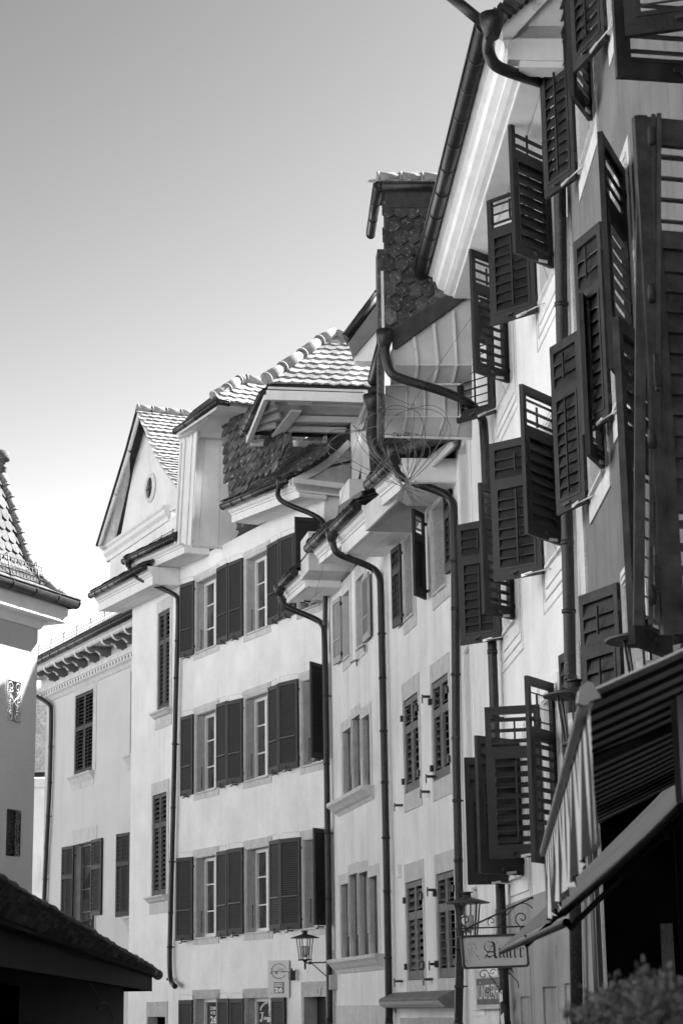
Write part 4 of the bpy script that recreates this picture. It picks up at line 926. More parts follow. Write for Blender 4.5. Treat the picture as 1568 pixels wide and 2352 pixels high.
# ================================================================ nearest grey house
h6 = thing('town_house', 'nearest house on the right, grey stained plaster over a black shop front', 'house', F6.W(12, 0, 0), 'row houses along the right side of the street')
pairs6 = [
 [((zA,1050,870),(zA,903,970),(zA,868,-20)), ((zA,1115,590),(zA,1025,472),(zA,1003,-500))],
 [((zB,965,1570),(zB,782,1652),(zB,748,598)), ((zB,1062,1360),(zB,972,1275),(zB,955,250))],
 [((zA,1195,195),(zA,1040,358),(zA,1018,-500)), None],
 [((zB,1115,1045),(zB,945,1150),(zA,1062,1185)), ((zB,1262,905),(zB,1115,608),(zA,1178,640))],
]
for i, (A, B) in enumerate(pairs6):
    r1, r2 = do_pair(F6, h6, A, B, .62, 'shut_old', 55, [35, 62])
    h0_, h1_ = r1[1]+.04, r1[1]+r1[4]-.05; a1_ = r1[0]-.05; a0_ = (r2[0]+.05) if r2 else a1_-1.0
    if a1_-a0_ < .6: a0_ = a1_-1.0
    window(F6, h6, (a0_, a1_, h0_, h1_), w=(.2, .2, .2, .22), rev=.22, style='six', sm='stone_pale', fm='white', mould=True)
# lower floor, half behind the awning
ra = F6.loc(F6.D(zC(905,1105), .05)); rc = F6.loc(F6.D(zC(1160,710), .05))
for q, tp in ((ra, zC(792,1165)), (rc, zC(920,790))):
    o = F6.W(q[0], .05, q[2]-1.65); dr = F6.u*math.cos(R(28))+F6.n*math.sin(R(28))
    best = min((abs(proj(o+UP*1.65+(F6.u*math.cos(R(t))+F6.n*math.sin(R(t)))*.62)[0]-tp[0]), t) for t in range(5, 88))[1]
    dr = F6.u*math.cos(R(best))+F6.n*math.sin(R(best)); print('low', best)
    mk_shutter(F6, h6, o, dr, .62, 1.65, 'two', 'shut_old', 1, 55)
    window(F6, h6, (q[0]-1.05, q[0]-.05, q[2]-1.61, q[2]-.05), w=(.15, .15, .15, .15), style='six', sm='stone_pale', rev=.2)
# nearest shutters, partly outside the picture
def near_leaf(tip_t, tip_b, Y, L, ang, m='shut_old', style='two', mid=.3, **k):
    a = atY(tip_t, Y); b = atY(tip_b, Y); z0, z1 = b.z, a.z; x = (a.x+b.x)/2
    dr = V((-math.sin(R(ang)), math.cos(R(ang)), 0)); o = V((x, Y, z0))-dr*L      # hinge end
    return mk_shutter(F6, h6, o, dr, L, z1-z0, style, m, k.get('rodside', 1), k.get('tilt', 45), mid, k.get('stay', False), True)
near_leaf(zA(1405,570), zC(1320,1040), 9.0, .75, 104, 'shut_near', 'big', .46, tilt=[48, 58, 10])
near_leaf((1425,727), (1436,1480), 11.0, .6, 150, 'shut_near', 'two', .4, tilt=[30, 50], rodside=-1)
near_leaf((1392,-560), (1397,179), 11.4, .95, 100, 'shut_old', 'two', .3, tilt=[14, 14])
near_leaf((1412,-600), (1421,86), 10.6, .8, 75, 'shut_old', 'two', .3, tilt=[30, 30])
# strips of the folded leaf beside the nearest one
p0, p1 = atY((1470, 275), 9.06), atY((1463, 1440), 9.06)
mb = MB()
for k, (dx, w) in enumerate(((0.0, .05), (.055, .02), (.082, .022))):
    mb.beam(p0+V((dx, -.04-.01*k, 0)), p1+V((dx, -.04-.01*k, 0)), w, .03, up=V((0, 1, 0)))
obj('folded_leaf_edge', mb, M['shut_near'], h6)
for y in (330, 690, 1020, 1375):
    mb = MB(); q = atY((1490, y), 9.0); mb.lathe(q-UP*.05+V((0, -.09, 0)), [(0, 0), (.018, .005), (.022, .05), (.018, .095), (0, .1)], 10); obj('shutter_knuckle', mb, M['shut_old'], h6)
for y in (870, 1330):
    mb = MB(); q = atY((1500, y), 9.0)+V((0, -.1, 0)); mb.beam(q-UP*.09, q+UP*.09, .03, .02); mb.beam(q-UP*.07+V((0, -.012, 0)), q+UP*.04+V((0, -.012, 0)), .016, .03); obj('shutter_knuckle', mb, M['shut_old'], h6)
for hh in (3.3, 6.1, 8.8):
    window(F6, h6, (8.6, 9.9, hh, hh+2.2), w=(.15, .15, .15, .15), style='six', sm='stone_pale', rev=.2)
gx = 18.42; gt = 3.4
F6.holes.append((2.2, gx, 0.1, gt))
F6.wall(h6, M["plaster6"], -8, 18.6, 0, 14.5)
mb = MB(); F6.box(mb, 2.2, gx, -2.5, -2.45, 0, gt+.02); F6.box(mb, 2.2, gx, -2.5, 0, gt, gt+.02); F6.box(mb, gx, gx+.02, -2.5, 0, 0, gt); sf = obj('shop_front', mb, M['black'], h6)
mb = MB()
for k in range(9): a = 3+k*1.6; F6.box(mb, a, a+.09, -.35, -.25, 0, gt)
obj('shop_mullion', mb, M['black'], sf)
mb = MB(); F6.box(mb, gx+.02, gx+.09, 0, .07, 0, gt+.3); mb.tube([F6.W(gx+.2, .06, 0), F6.W(gx+.2, .06, gt+.2)], .04, 10); obj('shop_side_post', mb, M['iron'], h6)
q = atY(zT(1350, 560), 12.4); q2 = atY(zT(1392, 1250), 12.4)
mb = MB(); mb.hexa([V((x, y, z)) for z in (q2.z, q.z) for x, y in ((q.x, 12.4), (q.x+.07, 12.4), (q.x+.07, 12.46), (q.x, 12.46))]); solo('sign_post', mb, M['stone'], 'thin pale vertical post standing in the black shop front', 'post', (q.x, 12.4, 0))
tp0, tp1 = V((1, 1, 1)), 0
a_ = F5.D(zA(600, 118), .98); b_ = F5.D((1018, -22), 1.35)
mb = MB(); mb.tube([a_, b_], .055, 12); pp = obj('overflow_pipe', mb, M['copper'], h6)
# ================================================================ house on the left side
hl = thing('left_house', 'house on the left edge with a sunlit patch under a steep tiled roof', 'house', FL.W(-2, 0, 0))
for z, l, r_, m_ in ((zP, (60,1858,2195), (172,1880,2215), 'plaster_left'), (zH, (45,630,968), (150,632,972), 'pane')):
    op = FL.rect(z, r_, l); op = (min(op[0], op[1]), max(op[0], op[1]), op[2], op[3]); print('left win', op)
    FL.holes.append(op); a0, a1, g0_, g1_ = op
    w_ = obj('window', surround(FL, MB(), op, (.02, .02, .02, .02), pr=.006, rev=.12), M['plaster_left'], hl)
    obj('pane', MB().poly([FL.W(a0,-.1,g0_), FL.W(a1,-.1,g0_), FL.W(a1,-.1,g1_), FL.W(a0,-.1,g1_)]), M['stone' if m_ != 'pane' else 'pane'], w_)
    mb = MB(); cx = (a0+a1)/2; wd = (a1-a0)/2; hh = g1_-g0_; u, r = FL.u, .008
    def S_(ca, ch, rr, t0, t1, sx=1, fall=.25):
        mb.tube(arc(FL.W(ca, .0, ch), u*sx, UP, rr, t0, t1, 22, rr*fall), r, 5)
    for sx in (-1, 1):
        for (cy, ky) in ((.86, 1), (.14, -1)):
            c_ = g0_+hh*cy
            mb.tube(arc(FL.W(cx+sx*wd*.5, 0, c_), u*sx, UP*ky, wd*.46, -120, 400, 34, wd*.12), r, 5)
        for cy, ky in ((.66, 1), (.34, -1), (.56, -1), (.44, 1)):
            mb.tube(arc(FL.W(cx+sx*wd*.62, 0, g0_+hh*cy), u*sx, UP*ky, wd*.3, -60, 330, 24, wd*.06), r, 5)
        mb.tube([FL.W(cx-sx*wd*.8, 0, g0_+hh*.3), FL.W(cx+sx*wd*.8, 0, g0_+hh*.7)], r, 5)
        mb.tube([FL.W(cx+sx*wd*.97, 0, g0_+.02), FL.W(cx+sx*wd*.97, 0, g1_-.02)], r, 5)
    for k in range(1, 8): mb.tube([FL.W(a0, -.05, g0_+hh*k/8), FL.W(a1, -.05, g0_+hh*k/8)], .003, 4)
    for k in range(1, 5): mb.tube([FL.W(a0+(a1-a0)*k/5, -.05, g0_), FL.W(a0+(a1-a0)*k/5, -.05, g1_)], .003, 4)
    obj('window_grille', mb, M['steel' if m_ != 'pane' else 'iron'], w_)
ez = FL.D((79, 1440), 0).z
FL.wall(hl, M['plaster_left'], -13, 0, 0, ez+.1, depth=8)
# eaves: cornice wraps the corner
gc = FL.loc(FL.H(zP(600, 1292), ez+.33)); print('left eave', ez, gc)
go = .42
zf = ez+.42
mb = MB()
def lring(d, h): return [FL.W(-13, d, h), FL.W(d, d, h), FL.W(d, -8, h)]
prof = [(0, ez-.02), (.03, ez-.02), (.06, ez+.03), (.09, ez+.07), (.1, ez+.12), (.2, ez+.12), (.21, ez+.1), (.33, ez+.1), (.33, ez+.33), (.3, ez+.36), (0, ez+.4)]
for i in range(len(prof)-1): mb.strip(lring(*prof[i]), lring(*prof[i+1]))
obj('cornice', mb, M['white'], hl)
gutter(hl, [FL.W(-13, go, zf), FL.W(go, go, zf)], .085, step=.6); gutter(hl, [FL.W(go, go, zf), FL.W(go, -8, zf)], .08)
# hip line in the 45 degree plane through the corner
dn = (FL.u-FL.n).normalized()   # normal of the hip plane
hp = []
for p in ((575,1238), (480,1170), (395,1110), (310,1035), (255,960), (215,870), (185,780), (160,690), (130,600), (105,500), (75,400), (40,300), (15,215)):
    w = hit(zP(*p), FL.W(go, go, 0), dn); hp.append(FL.loc(w))
hp = [(q[0], q[1], q[2]) for q in hp]; print('hip', hp)
mb = MB(); base = hp[0]
for i in range(len(hp)-1):
    a, b = hp[i], hp[i+1]
    P0, P1_, P2 = FL.W(a[0], a[1], a[2]), FL.W(a[0]-1, a[1], a[2]), FL.W(b[0], b[1], b[2])
    pl = Pl(P0, P1_, P2); vv = pl.uv(P2)
    tiles(mb, pl, [(0, 0), (11, 0), (11, vv[1]), (vv[0], vv[1])], tw=.19, ex=vv[1]/max(1, round(vv[1]/.17)), shape='round' if i > 3 else 'flat', lift=.03)
rt = obj('roof_tiles', mb, M['tile_mid'], hl)
mb = MB()
for i in range(len(hp)-1):
    a, b = hp[i], hp[i+1]; mb.poly([FL.W(*a), FL.W(*b), FL.W(b[0], -6, b[2]), FL.W(a[0], -6, a[2])])
obj('roof', mb, M['tile_mid'], hl)
ridge(hl, [FL.W(*q)+UP*.03 for q in hp], .085, .36)
tp = FL.W(*hp[-1]); mb = MB()
mb.lathe(tp-UP*.1, [(.07, 0), (.07, .24), (.09, .26), (.055, .3), (.055, .37), (.12, .38), (.125, .44), (.1, .52), (.04, .56), (0, .56)], 14); obj('finial', mb, M['tile_mid'], hl)
mb = MB()
sg = [(hp[2][0]-.35, hp[2][1]-.02, hp[2][2]+.06)]
ga, gd, gh = hp[2]; L_ = 2.6
for k in range(29):
    a = ga-.15-L_*k/28; mb.tube([FL.W(a, gd+.02, gh+.02), FL.W(a, gd-.03, gh+.3)], .006, 4)
for q in (0, .07, .14, .21, .28): mb.tube([FL.W(ga-.15, gd+.02-.05*q/.28, gh+.02+q), FL.W(ga-.15-L_, gd+.02-.05*q/.28, gh+.02+q)], .007, 4)
for k in range(4): a = ga-.3-L_*k/3.3; mb.tube([FL.W(a, gd+.05, gh-.05), FL.W(a, gd-.03, gh+.36), FL.W(a, gd-.3, gh+.12)], .012, 5)
obj('snow_guard', mb, M['iron'], hl)
# ================================================================ low dark roofed shed
sE1 = V((-2.3, 24, 0)); d_ = 3.0
FS = F((-1.55-1.1, 0), -0.2)      # eave line runs straight back
def sfit():
    far = hit(zH(1100, 1945), V((0, 22, 0)), V((0, 1, 0))); return far
sf_ = sfit(); print('shed far', sf_)
b_near = hit(zH(2, 1762), V((0, 0, sf_.z)), UP); print('shed near', b_near)
dirv = (sf_-b_near); dirv.z = 0; dirv.normalize(); FSd = math.degrees(math.atan2(dirv.x, dirv.y))
FSh = F((b_near.x, b_near.y), FSd, True); LS = (sf_-b_near).length
M['shed_tile'] = mat('dark_shed_tile', .075, .9, .5, 7, .6, 30, 0, isl=.45)
hs_ = thing('low_shed', 'low dark shed with a tiled roof in the bottom left corner', 'shed', FSh.W(LS*.6, 0, 0))
zs = sf_.z; a_s = -4; fh = .15
mb = MB(); FSh.ext(mb, [(-.03, 0), (0, 0), (0, fh), (-.03, fh)], a_s, LS+.02, zs); mb.slab([FSh.W(LS, 0, zs), FSh.W(LS, -6, zs), FSh.W(LS, -6, zs+fh), FSh.W(LS, 0, zs+fh)], FSh.u*.03)
obj('fascia', mb, M['shedwall'], hs_)
mb = MB(); FSh.box(mb, a_s, LS-.45, -6, -.3, 0, zs+.05); FSh.box(mb, a_s, LS, -.3, -.02, zs+.04, zs+.06); obj('wall', mb, M['shedwall'], hs_)
e0 = FSh.W(LS+.06, .06, zs+fh+.02); best = None; tgt = (0, 2032)
for i_ in range(0, 400):
    al_ = i_*.05
    for k_ in range(1, 60):
        q_ = e0+(-FSh.u*al_-FSh.n+UP*.7)*(k_*.05); c_ = proj(q_); e_ = (c_[0]-tgt[0])**2+(c_[1]-tgt[1])**2
        if best is None or e_ < best[0]: best = (e_, al_, k_*.05)
print('shed hip', best); al_, tt = best[1], best[2]
hpd = -FSh.u*al_-FSh.n+UP*.7; hq = e0+hpd*tt*1.5
en = FSh.W(a_s, .06, zs+fh+.02); pl = Pl(en, e0, en-FSh.n+UP*.7)
poly = [(0, 0), pl.uv(e0), pl.uv(hq), (0, pl.uv(hq)[1])]
obj('roof', tiles(MB(), pl, poly, tw=.2, ex=.13, th=.02, shape='round', jit=.014, lift=.045), M['shed_tile'], hs_)
ridge(hs_, [e0+pl.n*.01, e0+hpd*tt*.55+pl.n*.01, hq+pl.n*.01], .05, .4, m='shed_tile')
mb = MB(); mb.slab([pl.W(0, 0, -.02), pl.W(*poly[1], -.02), pl.W(*poly[2], -.02), pl.W(*poly[3], -.02)], -FSh.n*.3-UP*.03); obj('roof_back', mb, M['moss'], hs_)
def gz_(p): return V((p.x, p.y, 0))
mb = MB(); k0_, k3_, k2_, k1_ = [pl.W(*p, -.03) for p in (poly[0], poly[3], poly[2], poly[1])]
mb.slab([k0_-FSh.n*.35, k3_, gz_(k3_), gz_(k0_-FSh.n*.35)], FSh.u*.1); mb.poly([k3_, k2_, gz_(k2_), gz_(k3_)]); mb.poly([k2_, k1_-FSh.n*.35, gz_(k1_-FSh.n*.35), gz_(k2_)]); obj('end_wall', mb, M['shedwall'], hs_)
mb = MB(); q = FSh.D(zH(0, 1900), -.3); q2 = FSh.D(zH(98, 2180), -.3)
al, bl = FSh.loc(q), FSh.loc(q2); FSh.box(mb, al[0]-1, bl[0], -.3, -.27, 0, al[2]); obj('shed_door', mb, M['black'], hs_)
mb = MB(); cpt = [FSh.D(zH(*p), -.28) for p in ((640,1880), (720,1980), (740,2060), (700,2090), (720,2020), (800,2040), (830,2160))]; mb.tube(smooth(cpt, 2), .004, 5)
obj('loose_cable', mb, M['iron'], hs_)
# ================================================================ awnings
aw = thing('striped_awning', 'upper awning, striped, with a hanging valance and pale front bar', 'awning', (2.4, 7.5, 0), 'shop awnings on the right')
b0 = atY((1345, 1612), 5.0); b1 = hit((1247, 1958), V((0, 0, b0.z)), UP); print('bar', b0, b1)
slope = .54; XW = 2.42
def fab(t, x):          # t along the bar 0..1, x metres in from the bar
    p = b0.lerp(b1, t); return V((p.x+x, p.y, b0.z+.02+x*slope-.06*math.sin(min(1, x/1.6)*math.pi)))
NS = 20
for par, m_, nm in ((0, 'stripe_dark', 'dark_stripes'), (1, 'stripe_light', 'light_stripes')): pass
M['s_dark'] = mat('dark_awning_stripe', .02, .9, .15, 4); M['s_light'] = mat('light_awning_stripe', .8, .9, .1, 4); M['v_dark'] = M['s_dark']; M['v_light'] = mat('light_valance_stripe', .8, .85, .08, 5)
def cloth(name, fn, nt, nx, th, ma, mb_, parent):
    mb = MB(); 
    for lay in (V((0, 0, 0)), th):
        mb.v += [fn(i/nt, j/nx)+lay for i in range(nt+1) for j in range(nx+1)]
    N_ = (nt+1)*(nx+1); ix = lambda i, j, l: l*N_+i*(nx+1)+j
    mats = []
    for l in (0, 1):
        for i in range(nt):
            for j in range(nx): mb.f.append([ix(i,j,l), ix(i+1,j,l), ix(i+1,j+1,l), ix(i,j+1,l)]); mats.append(i % 2)
    for i in range(nt):
        for j in (0, nx): mb.f.append([ix(i,j,0), ix(i+1,j,0), ix(i+1,j,1), ix(i,j,1)]); mats.append(i % 2)
    for j in range(nx):
        for i in (0, nt): mb.f.append([ix(i,j,0), ix(i,j+1,0), ix(i,j+1,1), ix(i,j,1)]); mats.append(0)
    mb.sm = [False]*len(mb.f); o = obj(name, mb, M[ma], parent); o.data.materials.append(M[mb_])
    o.data.polygons.foreach_set('material_index', mats); return o
cloth('canopy_cloth', lambda t, x: fab(t, x*(XW-.75)), NS*2, 8, UP*.006, 's_light', 's_dark', aw)
mb = MB(); bl_ = [b0.lerp(b1, k/12) for k in range(13)]
mb.tube(bl_, .02, 12); fbx = obj('front_bar', mb, M['awnbar'], aw)
mb = MB(); cp = [atY(zR(*p), b0.y-.03) for p in ((358,625), (345,720), (400,745), (440,735), (440,712), (537,678), (470,560), (430,543), (385,575))]
mb.slab(cp, V((0, .04, 0))); obj('bar_end_cap', mb, M['awnbar'], aw)
def vfn(t, fr):
    P = b0.lerp(b1, t); return V((P.x+.006+fr*.014*math.sin(t*41)+fr*fr*.01*math.sin(t*97), P.y, P.z-.01-.35*fr-(.006*math.sin(t*150) if fr > .9 else 0)))
cloth('valance', vfn, NS*2, 6, V((.003, 0, 0)), 'v_light', 'v_dark', aw)
for t in (.3, .92):
    mb = MB()
    p = b0.lerp(b1, t)+V((.06, 0, .02)); e = V((1.55, p.y+.5, p.z+.35)); w_ = V((XW, p.y-.3, p.z+.75)); mb.tube([p, e, w_], .02, 8)
    mb.lathe(e-UP*.03, [(0, 0), (.03, .005), (.03, .06), (0, .065)], 10)
    obj('folding_arm', mb, M['iron'], aw)
mb = MB(); mb.tube([V((XW-.15, 4.8, b0.z+.85)), V((XW-.15, 10.2, b0.z+.85))], .07, 12); obj('roller', mb, M['iron'], aw)
aw2 = thing('plain_awning', 'lower awning of plain grey cloth with a round dark front tube', 'awning', (2.4, 11.5, 0), 'shop awnings on the right')
c0_ = atY((1300, 2119), 9.0); c1_ = hit((1150, 2186), V((0, 0, c0_.z)), UP); print('bar2', c0_, c1_)
mb = MB(); mb.tube([c0_, c1_], .019, 14, cap=False); mb.tube([c0_+V((0, .01, 0)), c1_], .015, 14, cap=False); obj('front_tube', mb, M['iron'], aw2)
mb = MB()
for j in range(8):
    for k in range(14):
        t0, t1 = k/14, (k+1)/14; x0, x1 = (XW-c0_.x)*j/8, (XW-c0_.x)*(j+1)/8
        def fb(t, x): p = c0_.lerp(c1_, t); return V((p.x+x, p.y, p.z+.03+x*.93-.05*math.sin(x*2.0)+.008*math.sin(x*30+t*5)))
        mb.slab([fb(t0, x0), fb(t1, x0), fb(t1, x1), fb(t0, x1)], UP*.005)
obj('canopy_cloth', mb, M['fabric'], aw2)
for t in (.04, .6):
    mb = MB()
    p = c0_.lerp(c1_, t)+V((.03, 0, .0)); e = p+V((.5, .2, .5)); w_ = V((XW, p.y+.8, p.z+1.2)); mb.tube([p-UP*.02, e-UP*.08, w_], .014, 8); mb.lathe(e-UP*.11, [(0, 0), (.022, .005), (.022, .05), (0, .055)], 10)
    obj('folding_arm', mb, M['iron'], aw2)
# blank pale sign edge at the right border
a_ = atY(zR(1103, 330), 6.0); b_ = atY(zR(1190, 1500), 6.0)
mb = MB(); mb.hexa([V((x, y, z)) for z in (b_.z, a_.z) for x, y in ((a_.x+.01, 6.0), (a_.x+.5, 6.0), (a_.x+.5, 6.12), (a_.x+.01, 6.12))]); sb = solo('projecting_sign', mb, M['signw'], 'blank pale projecting box sign cut off by the right edge', 'sign', (a_.x+.3, 6, b_.z))
mb = MB(); mb.beam(V((a_.x+.5, 6.06, a_.z-.1)), V((2.45, 6.06, a_.z-.1)), .04, .04); mb.beam(V((a_.x+.5, 6.06, b_.z+.1)), V((2.45, 6.06, b_.z+.1)), .04, .04); obj('sign_bracket', mb, M['iron'], sb)
# ================================================================ lanterns
def lantern(c, label, s=1.0, arm=None, grp='wall lanterns'):
    """c = centre of the hat's rim"""
    c = V(c); t = thing('wall_lantern', label, 'lantern', c-UP*.6*s, grp)
    mb = MB(); mb.lathe(c, [(.285*s, -.012*s), (.29*s, 0), (.12*s, .05*s), (.05*s, .07*s), (.05*s, .115*s), (0, .115*s)], 28); mb.lathe(c, [(.285*s, -.012*s), (0, .01*s)], 28); mb.lathe(c, [(0, .118*s), (.075*s, .12*s), (.075*s, .135*s), (0, .14*s)], 20); obj('hat', mb, M['iron'], t)
    mb = MB()
    for k in range(6):
        th = R(60*k+12); d = V((math.cos(th), math.sin(th), 0)); mb.beam(c+d*.165*s-UP*.01*s, c+d*.115*s-UP*.42*s, .016*s, .016*s)
    mb.lathe(c-UP*.43*s, [(0, -.012*s), (.14*s, -.012*s), (.14*s, .012*s), (0, .012*s)], 20); mb.lathe(c-UP*.6*s, [(0, -.03*s), (.018*s, 0), (.022*s, .05*s), (.02*s, .12*s), (.06*s, .16*s), (0, .17*s)], 12); obj('cage', mb, M['iron'], t)
    mb = MB(); mb.lathe(c-UP*.38*s, [(0, 0), (.045*s, 0), (.045*s, .035*s), (.075*s, .036*s), (.08*s, .22*s), (.0, .22*s)], 20); obj('lamp_glass', mb, M['signw'], t)
    mb = MB()
    if arm is not None:
        p = c-UP*.49*s; w = V(arm); mb.beam(p, w, .028*s, .028*s); mb.lathe(p+(w-p)*.2, [(0, -.03), (.03, -.03), (.03, .03), (0, .03)], 10); mb.tube([p+(w-p)*.25, w-UP*.32*s], .011*s, 6); obj('arm', mb, M['iron'], t)
    return t
Lc = F3.D(zN(808, 235), .55); lantern(Lc, 'black lantern on a bracket left of the big pipe, above door number 5', 1.0, F3.W(F3.loc(F3.D(zN(1225, 705), .15))[0], .12, Lc.z-.49))
q = atY(zL(1262, 1180), 25.6); lantern(q, 'black lantern with a wide hat partly hidden behind the hanging name sign', 1.0, F5.W(F5.loc(q)[0], .05, q.z-.49))
q = atY(zR(330, 660), 17.0); lantern(q, 'black lantern half hidden behind the striped awning, seen against the shutters', 1.0, F6.W(17.0, .0, q.z-.49))
q = atY(zR(905, 205), 13.5); lantern(q, 'black lantern just above the awning edge below the nearest shutter', 1.0, F6.W(13.5, .0, q.z-.49))
# ================================================================ hanging sign with a wrought bracket
YS = 21.3
def SP(x, y, dy=0): return atY(zM(x, y), YS+dy)
hsn = thing('hanging_name_sign', 'hanging white sign with black gothic lettering and a faded portrait on scrolled ironwork', 'sign', SP(760, 960))
cn = [SP(150,690), SP(1300,650), SP(1350,1235), SP(195,1275)]
ctr = (cn[0]+cn[1]+cn[2]+cn[3])/4; sx = ((cn[1]-cn[0])+(cn[2]-cn[3])).normalized(); sy = ((cn[0]-cn[3])+(cn[1]-cn[2])).normalized(); hw = ((cn[1]-cn[0]).length+(cn[2]-cn[3]).length)/4; hh = ((cn[0]-cn[3]).length+(cn[1]-cn[2]).length)/4
def rr(w, h, r, y): 
    o = []
    for (cx, cy, t) in ((w-r, h-r, 0), (-w+r, h-r, 90), (-w+r, -h+r, 180), (w-r, -h+r, 270)):
        o += [ctr+sx*(cx+r*math.cos(R(t+10*k)))+sy*(cy+r*math.sin(R(t+10*k)))+V((0, y, 0)) for k in range(10)]
    return o
obj('sign_box', MB().slab(rr(hw-.01, hh-.01, .03, 0), V((0, .12, 0))), M['signw'], hsn)
A_, B_ = rr(hw, hh, .04, -.012), rr(hw-.022, hh-.022, .028, -.012); mb = MB(); A_.append(A_[0]); B_.append(B_[0]); mb.strip(A_, B_); C_ = [p+V((0, .14, 0)) for p in A_]; mb.strip(A_, C_); mb.strip([p+V((0, .012, 0)) for p in B_], B_); obj('sign_frame', mb, M['iron'], hsn)
def nib(mb, pts, w=26, ang=35, z=zM, n=4):
    """broad-nib pen stroke through zoom pixels, on the sign face"""
    q = [V((p[0], p[1])) for p in pts]
    if len(q) > 2:
        for _ in range(3):
            o = [q[0]]
            for i in range(len(q)-1): o += [q[i]*.75+q[i+1]*.25, q[i]*.25+q[i+1]*.75]
            q = o+[q[-1]]
    dx, dy = math.cos(R(ang))*w/2, -math.sin(R(ang))*w/2
    for i in range(len(q)-1):
        a, b = q[i], q[i+1]
        mb.poly([SP(a.x-dx, a.y-dy, -.003), SP(b.x-dx, b.y-dy, -.003), SP(b.x+dx, b.y+dy, -.003), SP(a.x+dx, a.y+dy, -.003)])
mb = MB()
nib(mb, [(655,795),(590,800),(560,870),(570,930),(620,980)], 16, 30); nib(mb, [(650,800),(700,800),(735,840),(740,980),(750,1060),(775,1085)], 40, 20); nib(mb, [(720,840),(770,820),(790,795)], 14, 20)
nib(mb, [(620,890),(640,865),(680,860),(690,880)], 14, 20); nib(mb, [(715,845),(600,1040)], 10, 0); nib(mb, [(605,975),(735,972)], 22, 80); nib(mb, [(590,1030),(660,1075),(740,1020)], 30, 60); nib(mb, [(590,1030),(570,1060),(580,1090)], 14, 20); nib(mb, [(775,1085),(800,1055)], 10, 0)
def minim(x, t=905, b=1075):
    nib(mb, [(x-18,t+15),(x,t)], 14, 40); nib(mb, [(x,t),(x+8,b-25)], 30, 30); nib(mb, [(x+2,b-30),(x+22,b)], 24, 20); nib(mb, [(x+22,b),(x+42,b-25)], 8, 0)
minim(825); nib(mb, [(812,888),(848,856)], 12, 70)
for x in (890, 950, 1010): minim(x)
for x in (1085, 1185):
    minim(x, 900); nib(mb, [(x+5,905),(x+40,900),(x+62,925),(x+30,965)], 18, 40); nib(mb, [(x+20,1060),(x+55,1050),(x+70,1015)], 12, 40)
nib(mb, [(1110,872),(1145,845)], 12, 70)
obj('name_lettering', mb, M['ink'], hsn)
mb = MB()
def blob(x, y, rx, ry, n=16): mb.poly([SP(x+rx*math.cos(2*math.pi*k/n), y-ry*math.sin(2*math.pi*k/n), -.002) for k in range(n)])
for q in (((270,850),(290,810),(350,800),(400,830),(420,890),(435,950)), ((275,850),(270,910),(285,960),(320,1000),(300,1080)), ((400,850),(405,930),(380,980),(420,1020),(470,1060)), ((290,960),(300,1050),(290,1140),(270,1210)), ((340,990),(360,1040),(330,1100),(290,1190)), ((250,1000),(240,1080),(262,1150)), ((385,985),(440,1040),(490,1130))):
    nib(mb, q, 7, 50)
nib(mb, [(290,850),(305,838),(325,842)], 12, 60); nib(mb, [(362,842),(382,836),(398,850)], 12, 60); nib(mb, [(330,912),(348,905),(366,914)], 12, 80); nib(mb, [(345,850),(338,885),(350,892)], 6, 20); nib(mb, [(300,925),(330,960),(370,960),(400,920)], 8, 60)
obj('faded_portrait', mb, M['ghost'], hsn)
mb = MB()
def wr(pts, r=.008): mb.tube(smooth([SP(*p, .05) for p in pts], 2), r, 6)
wr([(20,572), (1420,525)], .009); wr([(1405,25), (280,555)], .011); wr([(1395,30), (1395,60)], .014); wr([(785,520), (1080,190), (1200,120), (1330,150), (1400,220)], .006)
def vol(cx, cy, r, t0, t1, s_=1, rr=.007): mb.tube([SP(cx+s_*(r+(r*.12-r)*k/40)*math.cos(R(t0+(t1-t0)*k/40)), cy-(r+(r*.12-r)*k/40)*math.sin(R(t0+(t1-t0)*k/40)), .05) for k in range(41)], rr, 6)
vol(240, 430, 105, -110, -520, 1, .008); vol(1215, 390, 130, -110, -520, 1, .007); vol(690, 445, 80, -120, -500, 1, .005); vol(235, 625, 45, 0, 350, 1, .006); vol(1210, 590, 45, 0, 350)
wr([(245,550), (180,500), (150,440)], .008)
vol(550, 1370, 90, 40, 420, 1, .006); vol(710, 1330, 60, 30, 420, 1, .005); wr([(625,1330), (680,1420), (790,1560), (860,1700)], .006); wr([(960,1290), (1030,1380), (1150,1490), (1160,1600)], .006); vol(1010, 1340, 60, 0, 360, 1, .005)
vol(620, 1660, 55, 0, 420, 1, .005); vol(700, 1770, 40, 0, 360, 1, .005)
obj('scroll_bracket', mb, M['iron'], hsn)
# ================================================================ shop plates
F2p = F2
def plate(name, label, cat, f, z, cn, d=.03, m='signg', th=.02):
    c = [f.D(z(*p), d) for p in cn]; mb = MB(); mb.slab(c, -f.n*th); return solo(name, mb, M[m], label, cat, c[3]), c
sp, c_ = plate('shop_plate', 'grey shop plate with a ringed name over a black square numbered 26', 'sign', F2, zN, ((145,648), (520,645), (522,1320), (148,1325)), .04)
def on(f, z, x, y, d): return f.D(z(x, y), d)
mb = MB()
for (rx, t0, t1, w0, w1, yo) in ((133, 20, 330, 9, 3, 0), (126, 60, 290, 4, 5, 2), (137, 200, 330, 3, 9, 3)):
    for k in range(36):
        ta, tb_ = R(t0+(t1-t0)*k/36), R(t0+(t1-t0)*(k+1)/36); w = w0+(w1-w0)*k/36
        mb.poly([on(F2, zN, 335+(rx+s_*w)*math.cos(t), 838+yo-(rx+s_*w)*math.sin(t), .044) for t, s_ in ((ta, -.5), (tb_, -.5), (tb_, .5), (ta, .5))])
obj('ring_mark', mb, M['ink'], sp)
